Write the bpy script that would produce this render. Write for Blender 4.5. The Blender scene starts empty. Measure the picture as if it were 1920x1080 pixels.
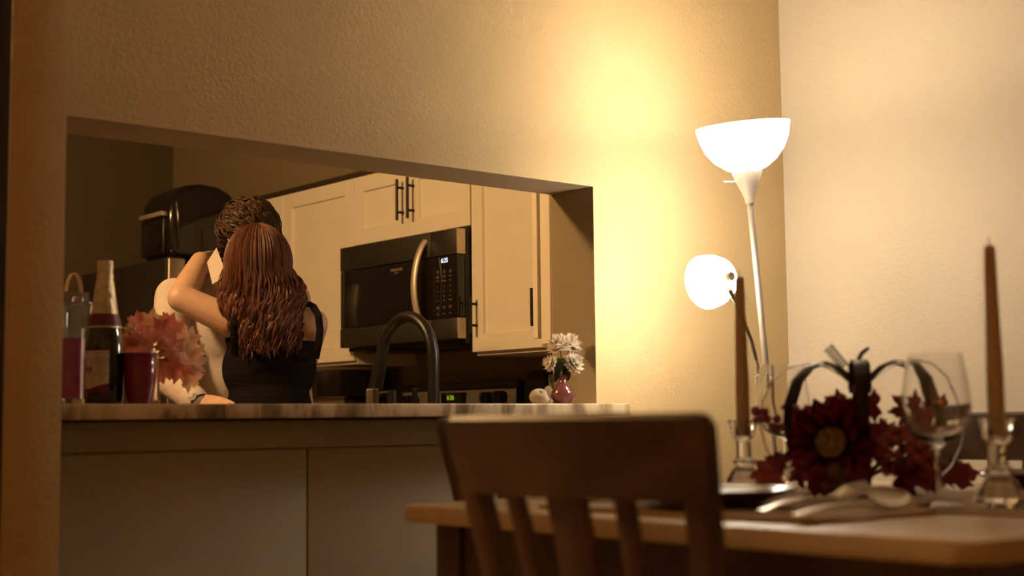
import bpy, bmesh, math, random
from mathutils import Vector, Matrix, Quaternion
random.seed(7)
PI = math.pi
SC = bpy.context.scene
COL = SC.collection

# ------------------------------------------------------------ camera
F_PX = 2650.28
CAM = Vector((0, 0, 1.0865))
YAW, PITCH, ROLL = 0.8647, 0.0937, 0.0113
_c, _s = math.cos(YAW), math.sin(YAW)
_fw = Vector((_c, _s, 0)); _rt = Vector((_s, -_c, 0)); _up = Vector((0, 0, 1))
C_F = _fw * math.cos(PITCH) + _up * math.sin(PITCH)
_U = _up * math.cos(PITCH) - _fw * math.sin(PITCH)
C_R = _rt * math.cos(ROLL) - _U * math.sin(ROLL)
C_U = _rt * math.sin(ROLL) + _U * math.cos(ROLL)
cam_d = bpy.data.cameras.new('camera')
cam = bpy.data.objects.new('camera', cam_d); COL.objects.link(cam)
m = Matrix((C_R, C_U, -C_F)).transposed().to_4x4(); m.translation = CAM
cam.matrix_world = m
cam_d.sensor_width = 36; cam_d.lens = F_PX / 1920 * 36
cam_d.clip_start = 0.05; cam_d.clip_end = 50
cam_d.dof.use_dof = True; cam_d.dof.focus_distance = 4.15; cam_d.dof.aperture_fstop = 3.2
SC.camera = cam

# ------------------------------------------------------------ world, view, light levels
w = bpy.data.worlds.new('world'); SC.world = w; w.use_nodes = True
w.node_tree.nodes['Background'].inputs[0].default_value = (1.0, 0.6, 0.3, 1)
w.node_tree.nodes['Background'].inputs[1].default_value = 0.002
SC.view_settings.view_transform = 'Standard'; SC.view_settings.look = 'None'
SC.view_settings.gamma = 1; SC.view_settings.use_curve_mapping = False
SC.view_settings.exposure = 0.0
LAMP_COL = (1.0, 0.87, 0.70)
KITCHEN_COL = (1.0, 0.60, 0.24)
FILL_COL = (1.0, 0.52, 0.17)  # warm tone of the added fill lamp
P_TORCH, P_READ, P_KITCHEN, P_FILL = 4.0, 3.0, 178.0, 44.0
E_BOWL, E_GLOBE = 33.0, 24.0

def point_light(name, loc, power, col, radius):
    d = bpy.data.lights.new(name, 'POINT'); d.energy = power; d.color = col; d.shadow_soft_size = radius
    o = bpy.data.objects.new(name, d); o.location = loc; COL.objects.link(o); return o

# ------------------------------------------------------------ placing: where a sight line meets a plane, or a distance (s = pixels per metre there)
def on(u, v, x=None, y=None, z=None, s=None):
    d = C_F + C_R * ((u - 960) / F_PX) + C_U * ((540 - v) / F_PX)
    if s is not None: t = F_PX / s
    elif x is not None: t = (x - CAM.x) / d.x
    elif y is not None: t = (y - CAM.y) / d.y
    else: t = (z - CAM.z) / d.z
    return CAM + d * t

# ------------------------------------------------------------ materials
MATS = {}
def nodes(name):
    mt = bpy.data.materials.new(name); mt.use_nodes = True; MATS[name] = mt
    nt = mt.node_tree; b = nt.nodes['Principled BSDF']
    return mt, nt, b
def mat(name, col, rough=0.6, metal=0.0, var=0.0, scale=(8, 8, 8), bump=0.0, bscale=60, bdist=0.002, col2=None, spec=0.5, coat=0.0, trans=0.0, emit=None, estr=0.0, ior=1.45, detail=4, ramp=None):
    mt, nt, b = nodes(name)
    b.inputs['Base Color'].default_value = (*col, 1); b.inputs['Roughness'].default_value = rough
    b.inputs['Metallic'].default_value = metal; b.inputs['Specular IOR Level'].default_value = spec
    b.inputs['Coat Weight'].default_value = coat; b.inputs['Transmission Weight'].default_value = trans
    b.inputs['IOR'].default_value = ior
    if emit: b.inputs['Emission Color'].default_value = (*emit, 1); b.inputs['Emission Strength'].default_value = estr
    tc = nt.nodes.new('ShaderNodeTexCoord')
    if var > 0 or col2:
        mp = nt.nodes.new('ShaderNodeMapping'); mp.inputs['Scale'].default_value = scale
        nt.links.new(tc.outputs['Object'], mp.inputs['Vector'])
        n = nt.nodes.new('ShaderNodeTexNoise'); n.inputs['Scale'].default_value = 1; n.inputs['Detail'].default_value = detail
        nt.links.new(mp.outputs[0], n.inputs['Vector'])
        r = nt.nodes.new('ShaderNodeValToRGB')
        c2 = col2 or tuple(c * (1 - var) for c in col)
        lo, hi = ramp or (0.35, 0.65)
        r.color_ramp.elements[0].position = lo; r.color_ramp.elements[0].color = (*c2, 1)
        r.color_ramp.elements[1].position = hi; r.color_ramp.elements[1].color = (*col, 1)
        nt.links.new(n.outputs['Fac'], r.inputs['Fac']); nt.links.new(r.outputs['Color'], b.inputs['Base Color'])
    if bump > 0:
        n2 = nt.nodes.new('ShaderNodeTexNoise'); n2.inputs['Detail'].default_value = 3
        if isinstance(bscale, tuple):
            mp2 = nt.nodes.new('ShaderNodeMapping'); mp2.inputs['Scale'].default_value = bscale
            nt.links.new(tc.outputs['Object'], mp2.inputs['Vector']); nt.links.new(mp2.outputs[0], n2.inputs['Vector']); n2.inputs['Scale'].default_value = 1
        else:
            nt.links.new(tc.outputs['Object'], n2.inputs['Vector']); n2.inputs['Scale'].default_value = bscale
        bp = nt.nodes.new('ShaderNodeBump'); bp.inputs['Strength'].default_value = bump; bp.inputs['Distance'].default_value = bdist
        nt.links.new(n2.outputs['Fac'], bp.inputs['Height']); nt.links.new(bp.outputs['Normal'], b.inputs['Normal'])
    return mt

M_wallr = mat('wall_paint_lit', (0.73, 0.62, 0.46), 0.7, bump=0.4, bscale=110, bdist=0.0035, spec=0.3, var=0.04, scale=(3, 3, 3))  # the dining wall paint, paled to carry the lamplight on this side
M_wall = mat('wall_paint_dim', (0.56, 0.415, 0.215), 0.7, bump=0.5, bscale=110, bdist=0.0035, spec=0.3, var=0.05, scale=(3, 3, 3))  # same paint deepened, dimmer light away from the lamp put into the colour
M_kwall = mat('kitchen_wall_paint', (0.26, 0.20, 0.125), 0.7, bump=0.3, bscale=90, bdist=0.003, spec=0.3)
M_farwall = mat('far_wall_tone', (0.115, 0.085, 0.052), 0.75, bump=0.3, bscale=90, bdist=0.003, spec=0.25)  # darker than the kitchen wall colour
M_reveal = mat('opening_tone', (0.26, 0.205, 0.135), 0.7, bump=0.3, bscale=90, bdist=0.003, spec=0.3)  # darker tone for the jamb and soffit faces of the opening
M_ceil = mat('ceiling_paint', (0.68, 0.62, 0.52), 0.85, bump=0.3, bscale=60)
M_panel = mat('panel_paint', (0.44, 0.39, 0.30), 0.55, var=0.10, scale=(2, 2, 6), bump=0.1, bscale=30)
M_floor = mat('floor_wood', (0.20, 0.12, 0.07), 0.5, var=0.4, scale=(2, 25, 2))
M_cab = mat('cabinet_white', (0.78, 0.72, 0.62), 0.42, var=0.03, bump=0.05, bscale=40)
M_board_shade = mat('board_and_shade', (0.05, 0.03, 0.018), 0.6, var=0.3)  # dark board, also used for strips that stand in for shade
M_black = mat('black_metal', (0.012, 0.010, 0.009), 0.38, metal=0.3, var=0.2)
M_bplast = mat('black_plastic', (0.010, 0.008, 0.007), 0.28, var=0.2)
M_bgloss = mat('black_gloss', (0.010, 0.008, 0.007), 0.12, var=0.2, coat=0.3)
M_steel = mat('brushed_steel', (0.42, 0.37, 0.31), 0.36, metal=1.0, var=0.15, scale=(3, 3, 200), bump=0.05, bscale=(4, 4, 300))
M_dsteel = mat('dim_steel', (0.11, 0.095, 0.08), 0.42, metal=0.85, var=0.15, scale=(3, 3, 200))  # steel darkened to hold the dim reflection on appliance fronts
M_console = mat('range_console_grey', (0.13, 0.108, 0.082), 0.5, metal=0.2, var=0.08)
M_bronze = mat('dark_bronze', (0.035, 0.024, 0.016), 0.4, metal=0.8, var=0.3, scale=(30, 30, 30))
M_nickel = mat('satin_nickel', (0.66, 0.59, 0.49), 0.42, metal=0.6, var=0.05)
M_lampcone = mat('lamp_painted_metal', (0.62, 0.54, 0.42), 0.45, metal=0.2, var=0.05)
M_glass = mat('clear_glass', (1, 1, 1), 0.02, trans=1.0, ior=1.45, bump=0.01, bscale=8)
M_wax = mat('candle_wax', (0.56, 0.41, 0.26), 0.5, var=0.08, scale=(20, 20, 4))
M_foil = mat('gold_foil', (0.62, 0.50, 0.33), 0.38, metal=0.75, var=0.25, scale=(60, 60, 60), bump=0.7, bscale=110, bdist=0.004)
M_bglass = mat('bottle_glass', (0.012, 0.014, 0.006), 0.07, var=0.2, coat=0.6)
M_band = mat('burgundy_band', (0.13, 0.008, 0.022), 0.35, var=0.2)
M_label = mat('label_paper', (0.74, 0.62, 0.47), 0.6, var=0.06)
M_ink = mat('printed_ink', (0.05, 0.03, 0.02), 0.6, var=0.1)
M_inkred = mat('printed_red', (0.16, 0.012, 0.025), 0.5, var=0.1)
M_burg = mat('burgundy_glaze', (0.17, 0.008, 0.028), 0.16, var=0.15, coat=0.4)
M_magenta = mat('magenta_wax', (0.42, 0.014, 0.15), 0.3, var=0.15)
M_paper = mat('cream_paper', (0.72, 0.60, 0.45), 0.7, var=0.05)
M_brownpaper = mat('brown_card', (0.20, 0.13, 0.07), 0.7, var=0.1)
M_leafpink = mat('pink_maple_leaf', (0.86, 0.37, 0.33), 0.6, col2=(0.88, 0.49, 0.40), scale=(16, 16, 16), bump=0.4, bscale=60, bdist=0.004)
M_leafcream = mat('cream_maple_leaf', (0.92, 0.74, 0.54), 0.6, col2=(0.88, 0.56, 0.44), scale=(14, 14, 14), bump=0.4, bscale=60, bdist=0.004)
M_leafred = mat('red_maple_leaf', (0.34, 0.03, 0.065), 0.55, col2=(0.42, 0.12, 0.09), scale=(22, 22, 22), bump=0.5, bscale=60, bdist=0.004)
M_leafolive = mat('olive_leaf', (0.20, 0.13, 0.05), 0.55, col2=(0.13, 0.08, 0.03), scale=(30, 30, 30))
M_petalred = mat('burgundy_petal', (0.36, 0.03, 0.085), 0.55, col2=(0.24, 0.02, 0.05), scale=(40, 40, 40))
M_berryred = mat('burgundy_berry', (0.24, 0.03, 0.055), 0.4, col2=(0.34, 0.10, 0.08), scale=(60, 60, 60))
M_berrycream = mat('cream_berry', (0.72, 0.52, 0.32), 0.45, var=0.2, scale=(60, 60, 60))
M_seed = mat('sunflower_seed', (0.45, 0.33, 0.12), 0.7, col2=(0.16, 0.09, 0.03), scale=(160, 160, 160), bump=0.8, bscale=200, bdist=0.01)
M_seeddark = mat('sunflower_ring', (0.025, 0.014, 0.01), 0.8, var=0.4, scale=(200, 200, 200), bump=0.8, bscale=250, bdist=0.01)
M_stem = mat('plant_stem', (0.07, 0.085, 0.03), 0.6, var=0.3, scale=(40, 40, 40))
M_twig = mat('brown_twig', (0.06, 0.03, 0.016), 0.7, var=0.3, scale=(40, 40, 40))
M_petalwhite = mat('white_petal', (0.90, 0.84, 0.74), 0.55, var=0.05, scale=(30, 30, 30))
M_gleaf = mat('green_leaf', (0.05, 0.065, 0.022), 0.5, var=0.3, scale=(50, 50, 50))
M_mauve = mat('mauve_glaze', (0.125, 0.034, 0.032), 0.14, var=0.15, coat=0.4)
M_rock = mat('pale_stone', (0.36, 0.29, 0.20), 0.85, var=0.25, scale=(25, 25, 25), bump=0.6, bscale=45, bdist=0.006)
M_wood = mat('dark_cherry_wood', (0.150, 0.088, 0.062), 0.42, var=0.45, scale=(60, 6, 6), bump=0.06, bscale=(90, 8, 8))
M_top = mat('pale_tabletop', (0.60, 0.47, 0.31), 0.38, var=0.08, scale=(4, 20, 4))
M_cloth = mat('tan_linen', (0.50, 0.37, 0.24), 0.9, var=0.12, scale=(90, 90, 90), bump=0.4, bscale=350, bdist=0.001)
M_plate = mat('plum_stoneware', (0.075, 0.012, 0.022), 0.22, var=0.2, coat=0.3)
M_silver = mat('flatware_steel', (0.62, 0.55, 0.44), 0.22, metal=1.0, var=0.06)
M_skin = mat('skin', (0.43, 0.265, 0.195), 0.5, var=0.06, scale=(30, 30, 30), bump=0.08, bscale=220, bdist=0.001)
M_skin2 = mat('skin_fair', (0.45, 0.29, 0.22), 0.5, var=0.06, scale=(30, 30, 30), bump=0.08, bscale=220, bdist=0.001)
M_shirt = mat('white_shirt_cotton', (0.44, 0.375, 0.36), 0.8, var=0.03, scale=(20, 20, 20), bump=0.35, bscale=18, bdist=0.02)
M_dress = mat('black_dress_fabric', (0.007, 0.005, 0.0045), 0.9, var=0.3, scale=(10, 10, 60), bump=0.5, bscale=(12, 12, 110), bdist=0.008, spec=0.12)
M_trouser = mat('dark_trouser_cloth', (0.02, 0.018, 0.02), 0.8, var=0.2)
M_shoe = mat('black_leather', (0.01, 0.008, 0.007), 0.35, var=0.2)
M_hairg = mat('auburn_hair', (0.135, 0.054, 0.032), 0.48, col2=(0.060, 0.023, 0.014), scale=(70, 70, 10), bump=0.25, bscale=(260, 260, 12), bdist=0.003, spec=0.3)
M_hairm = mat('dark_brown_hair', (0.050, 0.023, 0.013), 0.5, col2=(0.022, 0.010, 0.006), scale=(60, 60, 60), bump=0.25, bscale=200, bdist=0.003, spec=0.25)
M_eye = mat('eye_white', (0.75, 0.70, 0.64), 0.2, var=0.03)
M_iris = mat('eye_iris', (0.05, 0.03, 0.02), 0.2, var=0.1)
M_lips = mat('lips', (0.42, 0.16, 0.13), 0.5, var=0.1)
M_bowl = mat('lit_lamp_glass', (0.8, 0.75, 0.68), 0.4, emit=LAMP_COL, estr=E_BOWL, var=0.02)
M_globe = mat('lit_reading_shade', (0.8, 0.75, 0.68), 0.4, emit=LAMP_COL, estr=E_GLOBE, var=0.02)
M_clockw = mat('display_white', (0.2, 0.2, 0.25), 0.4, emit=(0.75, 0.85, 1.0), estr=1.6, var=0.02)
M_clockg = mat('display_green', (0.1, 0.2, 0.02), 0.4, emit=(0.55, 0.85, 0.03), estr=0.55, var=0.02)
M_keys = mat('keypad_print', (0.32, 0.26, 0.20), 0.5, var=0.02)
M_keyred = mat('keypad_red', (0.30, 0.03, 0.02), 0.5, var=0.02)
M_tan = mat('tan_bottle', (0.055, 0.038, 0.026), 0.45, var=0.1)

for mm in (M_leafpink, M_leafcream, M_petalwhite):       # thin petals and leaves let light through
    nt = mm.node_tree; b = nt.nodes['Principled BSDF']; tl = nt.nodes.new('ShaderNodeBsdfTranslucent'); mx = nt.nodes.new('ShaderNodeMixShader'); mx.inputs[0].default_value = 0.42
    src = [l.from_socket for l in nt.links if l.to_socket == b.inputs['Base Color']][0]
    nt.links.new(src, tl.inputs['Color']); nt.links.new(b.outputs[0], mx.inputs[1]); nt.links.new(tl.outputs[0], mx.inputs[2]); nt.links.new(mx.outputs[0], nt.nodes['Material Output'].inputs['Surface'])
M_shade, nt, b = nodes('lamp_shade_linen')   # lets the bulb's light through
b.inputs['Base Color'].default_value = (0.8, 0.7, 0.55, 1); b.inputs['Roughness'].default_value = 0.9
tl = nt.nodes.new('ShaderNodeBsdfTranslucent'); tl.inputs['Color'].default_value = (0.85, 0.7, 0.5, 1)
mx = nt.nodes.new('ShaderNodeMixShader'); mx.inputs[0].default_value = 0.6
nt.links.new(b.outputs[0], mx.inputs[1]); nt.links.new(tl.outputs[0], mx.inputs[2]); nt.links.new(mx.outputs[0], nt.nodes['Material Output'].inputs['Surface'])

# granite: streaks that run across the slab, cut as vertical bands on its edge
M_granite, nt, b = nodes('granite')
tc = nt.nodes.new('ShaderNodeTexCoord'); mp = nt.nodes.new('ShaderNodeMapping'); mp.inputs['Scale'].default_value = (20, 2.5, 7)
nt.links.new(tc.outputs['Object'], mp.inputs['Vector'])
n1 = nt.nodes.new('ShaderNodeTexNoise'); n1.inputs['Scale'].default_value = 1; n1.inputs['Detail'].default_value = 8; n1.inputs['Distortion'].default_value = 0.6
nt.links.new(mp.outputs[0], n1.inputs['Vector'])
r = nt.nodes.new('ShaderNodeValToRGB'); cr = r.color_ramp
cr.elements[0].position = 0.33; cr.elements[0].color = (0.16, 0.115, 0.06, 1)
cr.elements[1].position = 0.66; cr.elements[1].color = (0.68, 0.55, 0.38, 1)
e = cr.elements.new(0.46); e.color = (0.38, 0.28, 0.16, 1); e = cr.elements.new(0.53); e.color = (0.57, 0.45, 0.30, 1)
nt.links.new(n1.outputs['Fac'], r.inputs['Fac']); nt.links.new(r.outputs['Color'], b.inputs['Base Color'])
b.inputs['Roughness'].default_value = 0.28

# ------------------------------------------------------------ mesh helpers
def V(*a): return Vector(a)
def box(bm, a, b, bev=0.0, seg=2):
    x0, y0, z0 = (min(a[i], b[i]) for i in range(3)); x1, y1, z1 = (max(a[i], b[i]) for i in range(3))
    vs = [bm.verts.new(p) for p in ((x0,y0,z0),(x1,y0,z0),(x1,y1,z0),(x0,y1,z0),(x0,y0,z1),(x1,y0,z1),(x1,y1,z1),(x0,y1,z1))]
    fs = [bm.faces.new([vs[i] for i in f]) for f in ((0,3,2,1),(4,5,6,7),(0,1,5,4),(1,2,6,5),(2,3,7,6),(3,0,4,7))]
    if bev > 0:
        es = list({e for f in fs for e in f.edges})
        bmesh.ops.bevel(bm, geom=es, offset=bev, segments=seg, profile=0.5, affect='EDGES')
def obox(bm, c, ax, ay, az, half, bev=0.0):
    t = bmesh.new(); box(t, (-half[0],-half[1],-half[2]), half, bev)
    M = Matrix((Vector(ax).normalized(), Vector(ay).normalized(), Vector(az).normalized())).transposed().to_4x4(); M.translation = Vector(c)
    t.transform(M); merge(bm, t)
def merge(bm, t):
    me = bpy.data.meshes.new('tmp'); t.to_mesh(me); t.free(); bm.from_mesh(me); bpy.data.meshes.remove(me)
def frame(d, hint=None):
    d = d.normalized(); h = Vector(hint) if hint else (V(0,0,1) if abs(d.z) < 0.9 else V(1,0,0))
    a = (h - d * h.dot(d)).normalized(); return a, d.cross(a)
def tube(bm, pts, r, seg=8, hint=None, flat=1.0, cap=True):
    pts = [Vector(p) for p in pts]; n = len(pts); rr = r if isinstance(r, (list, tuple)) else [r] * n
    rings = []; a = None
    for i, p in enumerate(pts):
        d = (pts[min(i+1, n-1)] - pts[max(i-1, 0)])
        if d.length < 1e-9: d = V(0,0,1)
        d.normalize()
        if a is None: a, bb = frame(d, hint)
        else:
            a = a - d * a.dot(d)
            if a.length < 1e-6: a, bb = frame(d)
            a.normalize(); bb = d.cross(a)
        rings.append([bm.verts.new(p + (a * math.cos(t) + bb * (flat * math.sin(t))) * max(rr[i], 1e-5)) for t in (2*PI*k/seg for k in range(seg))])
    for i in range(n - 1):
        for k in range(seg):
            bm.faces.new((rings[i][k], rings[i][(k+1) % seg], rings[i+1][(k+1) % seg], rings[i+1][k]))
    if cap: bm.faces.new(rings[0][::-1]); bm.faces.new(rings[-1])
def lathe(bm, prof, seg=32, M=None, close=True):
    """prof: list of (r, z), outside going up then (for hollow things) inside going down."""
    rings = []
    for r, z in prof:
        if r < 1e-6: rings.append([bm.verts.new((0, 0, z))])
        else: rings.append([bm.verts.new((r*math.cos(2*PI*k/seg), r*math.sin(2*PI*k/seg), z)) for k in range(seg)])
    new = [v for rg in rings for v in rg]
    for i in range(len(rings) - 1):
        A, B = rings[i], rings[i+1]
        for k in range(seg):
            k2 = (k + 1) % seg
            if len(A) == 1 and len(B) == 1: continue
            if len(A) == 1: bm.faces.new((A[0], B[k2], B[k]))
            elif len(B) == 1: bm.faces.new((A[k], A[k2], B[0]))
            else: bm.faces.new((A[k], A[k2], B[k2], B[k]))
    if M is not None: bmesh.ops.transform(bm, matrix=M, verts=new)
def zmat(d, loc=(0, 0, 0)):
    d = Vector(d).normalized(); a, bb = frame(d)
    M = Matrix((a, bb, d)).transposed().to_4x4(); M.translation = Vector(loc); return M
def cyl(bm, p0, p1, r, seg=20, r1=None):
    p0, p1 = Vector(p0), Vector(p1); h = (p1 - p0).length
    lathe(bm, [(0, 0), (r, 0), (r if r1 is None else r1, h), (0, h)], seg, zmat(p1 - p0, p0))
def ball(bm, c, r, seg=14, rings=9, M=None):
    rr = r if isinstance(r, (tuple, list)) else (r, r, r)
    t = bmesh.new(); bmesh.ops.create_uvsphere(t, u_segments=seg, v_segments=rings, radius=1)
    T = Matrix.Diagonal((*rr, 1))
    if M is not None: T = M.to_4x4() @ T
    T = Matrix.Translation(Vector(c)) @ T
    t.transform(T); merge(bm, t)
def capsule(bm, p0, p1, r0, r1, n=5, seg=14):
    p0, p1 = Vector(p0), Vector(p1)
    d = p1 - p0; L = d.length
    prof = [(0, -r0)] + [(r0*math.sin(t), -r0*math.cos(t)) for t in (PI/2*k/4 for k in range(1, 5))]
    prof += [(r1*math.sin(t), L + r1*math.cos(t)) for t in (PI/2 - PI/2*k/4 for k in range(0, 4))] + [(0, L + r1)]
    lathe(bm, prof, seg, zmat(d, p0))
def prism(bm, poly, h0, h1, M=None):
    a = [bm.verts.new((x, y, h0)) for x, y in poly]; b = [bm.verts.new((x, y, h1)) for x, y in poly]
    n = len(poly)
    f = [bm.faces.new(a[::-1]), bm.faces.new(b)] + [bm.faces.new((a[i], a[(i+1)%n], b[(i+1)%n], b[i])) for i in range(n)]
    if M is not None: bmesh.ops.transform(bm, matrix=M, verts=a + b)
    return a + b, f

def build(name, bm, material, parent=None, smooth=True, world=False, kind=None, label=None, loc=None):
    if world and parent is not None:
        base = parent.location.copy(); q = parent
        while q.parent: q = q.parent; base += q.location
        bmesh.ops.translate(bm, vec=-base, verts=bm.verts)
    bmesh.ops.recalc_face_normals(bm, faces=bm.faces)
    me = bpy.data.meshes.new(name)
    if smooth:
        for f in bm.faces: f.smooth = True
        for e in bm.edges:
            if len(e.link_faces) == 2 and e.calc_face_angle(0) > math.radians(38): e.smooth = False
    bm.to_mesh(me); bm.free()
    me.materials.append(material)
    o = bpy.data.objects.new(name, me); COL.objects.link(o)
    if parent: o.parent = parent
    if kind: o['kind'] = kind
    if label: o['label'] = label
    if loc is not None: o.location = loc
    return o
def thing(name, label, cat, loc=(0, 0, 0), group=None, rz=0):
    o = bpy.data.objects.new(name, None); COL.objects.link(o); o.location = loc; o.rotation_euler = (0, 0, rz)
    o.empty_display_size = 0.05; tag(o, label, cat, group); return o
def tag(o, label, cat, group=None):
    o['label'] = label; o['category'] = cat
    if group: o['group'] = group
    return o
def struct(name, bm, material, **k): return build(name, bm, material, kind='structure', **k)
def text(name, body, size, M, material, parent, align='CENTER', extr=0.0003):
    c = bpy.data.curves.new(name, 'FONT'); c.body = body; c.size = size; c.align_x = align; c.align_y = 'CENTER'; c.extrude = extr
    c.materials.append(material)
    tmp = bpy.data.objects.new('tmp', c); COL.objects.link(tmp)
    dg = bpy.context.evaluated_depsgraph_get(); me = bpy.data.meshes.new_from_object(tmp.evaluated_get(dg)); me.name = name
    bpy.data.objects.remove(tmp); bpy.data.curves.remove(c)
    o = bpy.data.objects.new(name, me); COL.objects.link(o); o.parent = parent
    if not me.materials: me.materials.append(material)
    M = M.copy(); q = parent
    while q: M.translation -= q.location; q = q.parent
    o.matrix_local = M; return o
def facing_minus_x(p):   # lettering on a face that looks along -X
    M = Matrix(((0, 0, -1), (-1, 0, 0), (0, 1, 0))).to_4x4(); M.translation = Vector(p); return M
def copy_tree(o, parent=None):
    c = o.copy(); COL.objects.link(c); c.parent = parent
    for ch in list(o.children): copy_tree(ch, c)
    return c

# ============================================================ THE SETTING
YW, TW = 2.694, 0.1686           # pass-through wall: dining face, thickness
YB = YW + TW
XR, XC, XK = 2.585, 3.387, 3.52  # right edge of the opening, right dining wall, kitchen cabinet wall
ZH, ZT, ZB = 1.7058, 1.1276, 1.0975
HC = 2.80
XP0, XP1, YP = 0.926, 1.030, 2.45
YF = 6.95
b_ = bmesh.new(); box(b_, (-2.6, -2.1, -0.1), (3.7, 7.1, 0)); struct('floor', b_, M_floor, smooth=False)
b_ = bmesh.new(); box(b_, (-2.6, -2.1, HC), (3.7, 7.1, HC + 0.1)); struct('ceiling', b_, M_ceil, smooth=False)
# pass-through wall with its opening (C-shaped outline, the pillar closes the open side)
b_ = bmesh.new()
out = [(XP1, 0), (XC, 0), (XC, HC), (XP1, HC), (XP1, ZH), (XR, ZH), (XR, ZB - 0.0035), (XP1, ZB - 0.0035)]
M = Matrix(((1, 0, 0, 0), (0, 0, 1, 0), (0, 1, 0, 0), (0, 0, 0, 1)))
vs, fs = prism(b_, out, YW, YB, M)
bmesh.ops.recalc_face_normals(b_, faces=b_.faces)
ed = [e for e in b_.edges if all(XP1 + .01 < (v.co.x) <= XR + .001 or v.co.x == XP1 for v in e.verts) and all(0.5 < v.co.z < 2 for v in e.verts) and not all(abs(v.co.x - XP1) < 1e-4 for v in e.verts)]
bmesh.ops.bevel(b_, geom=ed, offset=0.006, segments=3, profile=0.5, affect='EDGES')
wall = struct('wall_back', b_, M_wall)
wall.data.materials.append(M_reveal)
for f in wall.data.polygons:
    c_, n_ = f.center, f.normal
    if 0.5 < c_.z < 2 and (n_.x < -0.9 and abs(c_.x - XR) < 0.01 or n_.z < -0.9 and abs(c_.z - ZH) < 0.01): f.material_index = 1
# lower wall dressing on the dining side: two panels under a frieze board
for (x0, x1) in ((XP1 + 0.001, 1.6885), (1.6935, XR + 0.15)):
    b_ = bmesh.new(); box(b_, (x0, YW - 0.010, 0.09), (x1, YW, 1.030), 0.002); build('panel', b_, M_panel, wall)
b_ = bmesh.new(); box(b_, (XP1 + 0.001, YW - 0.0125, 1.034), (XR + 0.15, YW, ZB - 0.0045), 0.002); struct('trim_1', b_, M_panel)
b_ = bmesh.new(); box(b_, (XP1 + 0.001, YW - 0.014, 0), (XC, YW, 0.085), 0.003); struct('baseboard_back', b_, M_cab)
# end of the stub wall at the left of the opening
b_ = bmesh.new(); box(b_, (XP0, YP, 0), (XP1, 3.30, HC), 0.004); struct('wall_stub', b_, M_wall)
b_ = bmesh.new(); box(b_, (XP0 - 0.028, YP + 0.004, 0), (XP0 - 0.0005, 2.62, 2.3), 0.002); struct('stub_shade', b_, M_board_shade)  # dark strip added for the shade on the stub's left face
b_ = bmesh.new(); box(b_, (XC, -2.1, 0), (XC + 0.1, YB, HC)); struct('wall_right', b_, M_wallr, smooth=False)
b_ = bmesh.new(); box(b_, (XC - 0.014, -2.0, 0), (XC, YW - 0.015, 0.085), 0.003); struct('baseboard_right', b_, M_cab)
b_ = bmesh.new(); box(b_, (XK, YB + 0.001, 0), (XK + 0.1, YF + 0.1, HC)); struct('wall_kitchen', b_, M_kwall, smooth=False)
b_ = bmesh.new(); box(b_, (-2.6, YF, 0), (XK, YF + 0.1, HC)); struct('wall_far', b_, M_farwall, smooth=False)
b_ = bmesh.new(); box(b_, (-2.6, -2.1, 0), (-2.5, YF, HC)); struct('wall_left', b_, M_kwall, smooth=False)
b_ = bmesh.new(); box(b_, (-2.5, -2.1, 0), (XC, -2.0, HC)); struct('wall_front', b_, M_wall, smooth=False)

# granite bar top through the opening, on a plywood strip
t = thing('bar_countertop', 'long streaked granite bar top on the ledge of the pass-through', 'countertop', (1.8, 2.75, ZB))
b_ = bmesh.new()
vs, fs = prism(b_, [(XP1 + 0.002, 2.5763), (2.5935, 2.5763), (2.5935, YW - 0.002), (XR - 0.003, YW - 0.002), (XR - 0.003, 2.95), (XP1 + 0.002, 2.95)], ZB, ZT)
bmesh.ops.bevel(b_, geom=list(b_.edges), offset=0.003, segments=3, profile=0.5, affect='EDGES')
build('slab', b_, M_granite, t, world=True)
b_ = bmesh.new(); box(b_, (XP1 + 0.003, 2.66, ZB - 0.0032), (XR - 0.012, 2.945, ZB - 0.0002)); build('support_board', b_, M_board_shade, t, world=True, smooth=False)

# ============================================================ KITCHEN, the cabinet run on the right wall
XD, XM = 3.2034, 3.1379
Y1, Y2 = 3.9864, 4.7434
ZCB, ZCT = 1.322, 2.0787
def shaker(bm, y0, y1, z0, z1, x, th=0.02, st=0.062, rec=0.010):
    """a shaker door whose face looks along -X"""
    g = 0.0012; y0 += g; y1 -= g; h = 0.004
    def ring(xx, d): return [bm.verts.new((xx, a, b)) for a, b in ((y0 + d, z0 + d), (y1 - d, z0 + d), (y1 - d, z1 - d), (y0 + d, z1 - d))]
    R = [ring(x + th, 0), ring(x + 0.0015, 0), ring(x, 0.0015), ring(x, st), ring(x + rec, st + h)]
    for a, b in zip(R, R[1:]):
        for k in range(4): bm.faces.new((a[k], a[(k+1) % 4], b[(k+1) % 4], b[k]))
    bm.faces.new(R[0]); bm.faces.new(R[-1])
def bar_handle(name, parent, p0, p1, out, stand=0.032, r=0.006):
    b = bmesh.new(); p0, p1, out = Vector(p0), Vector(p1), Vector(out)
    d = (p1 - p0); q0, q1 = p0 + out * stand, p1 + out * stand
    cyl(b, q0, q1, r, 14)
    for k in (0.2, 0.8): cyl(b, p0 + d * k, p0 + d * k + out * stand, r * 0.85, 12)
    return build(name, b, M_black, parent, world=True)
MX = V(-1, 0, 0)
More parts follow.
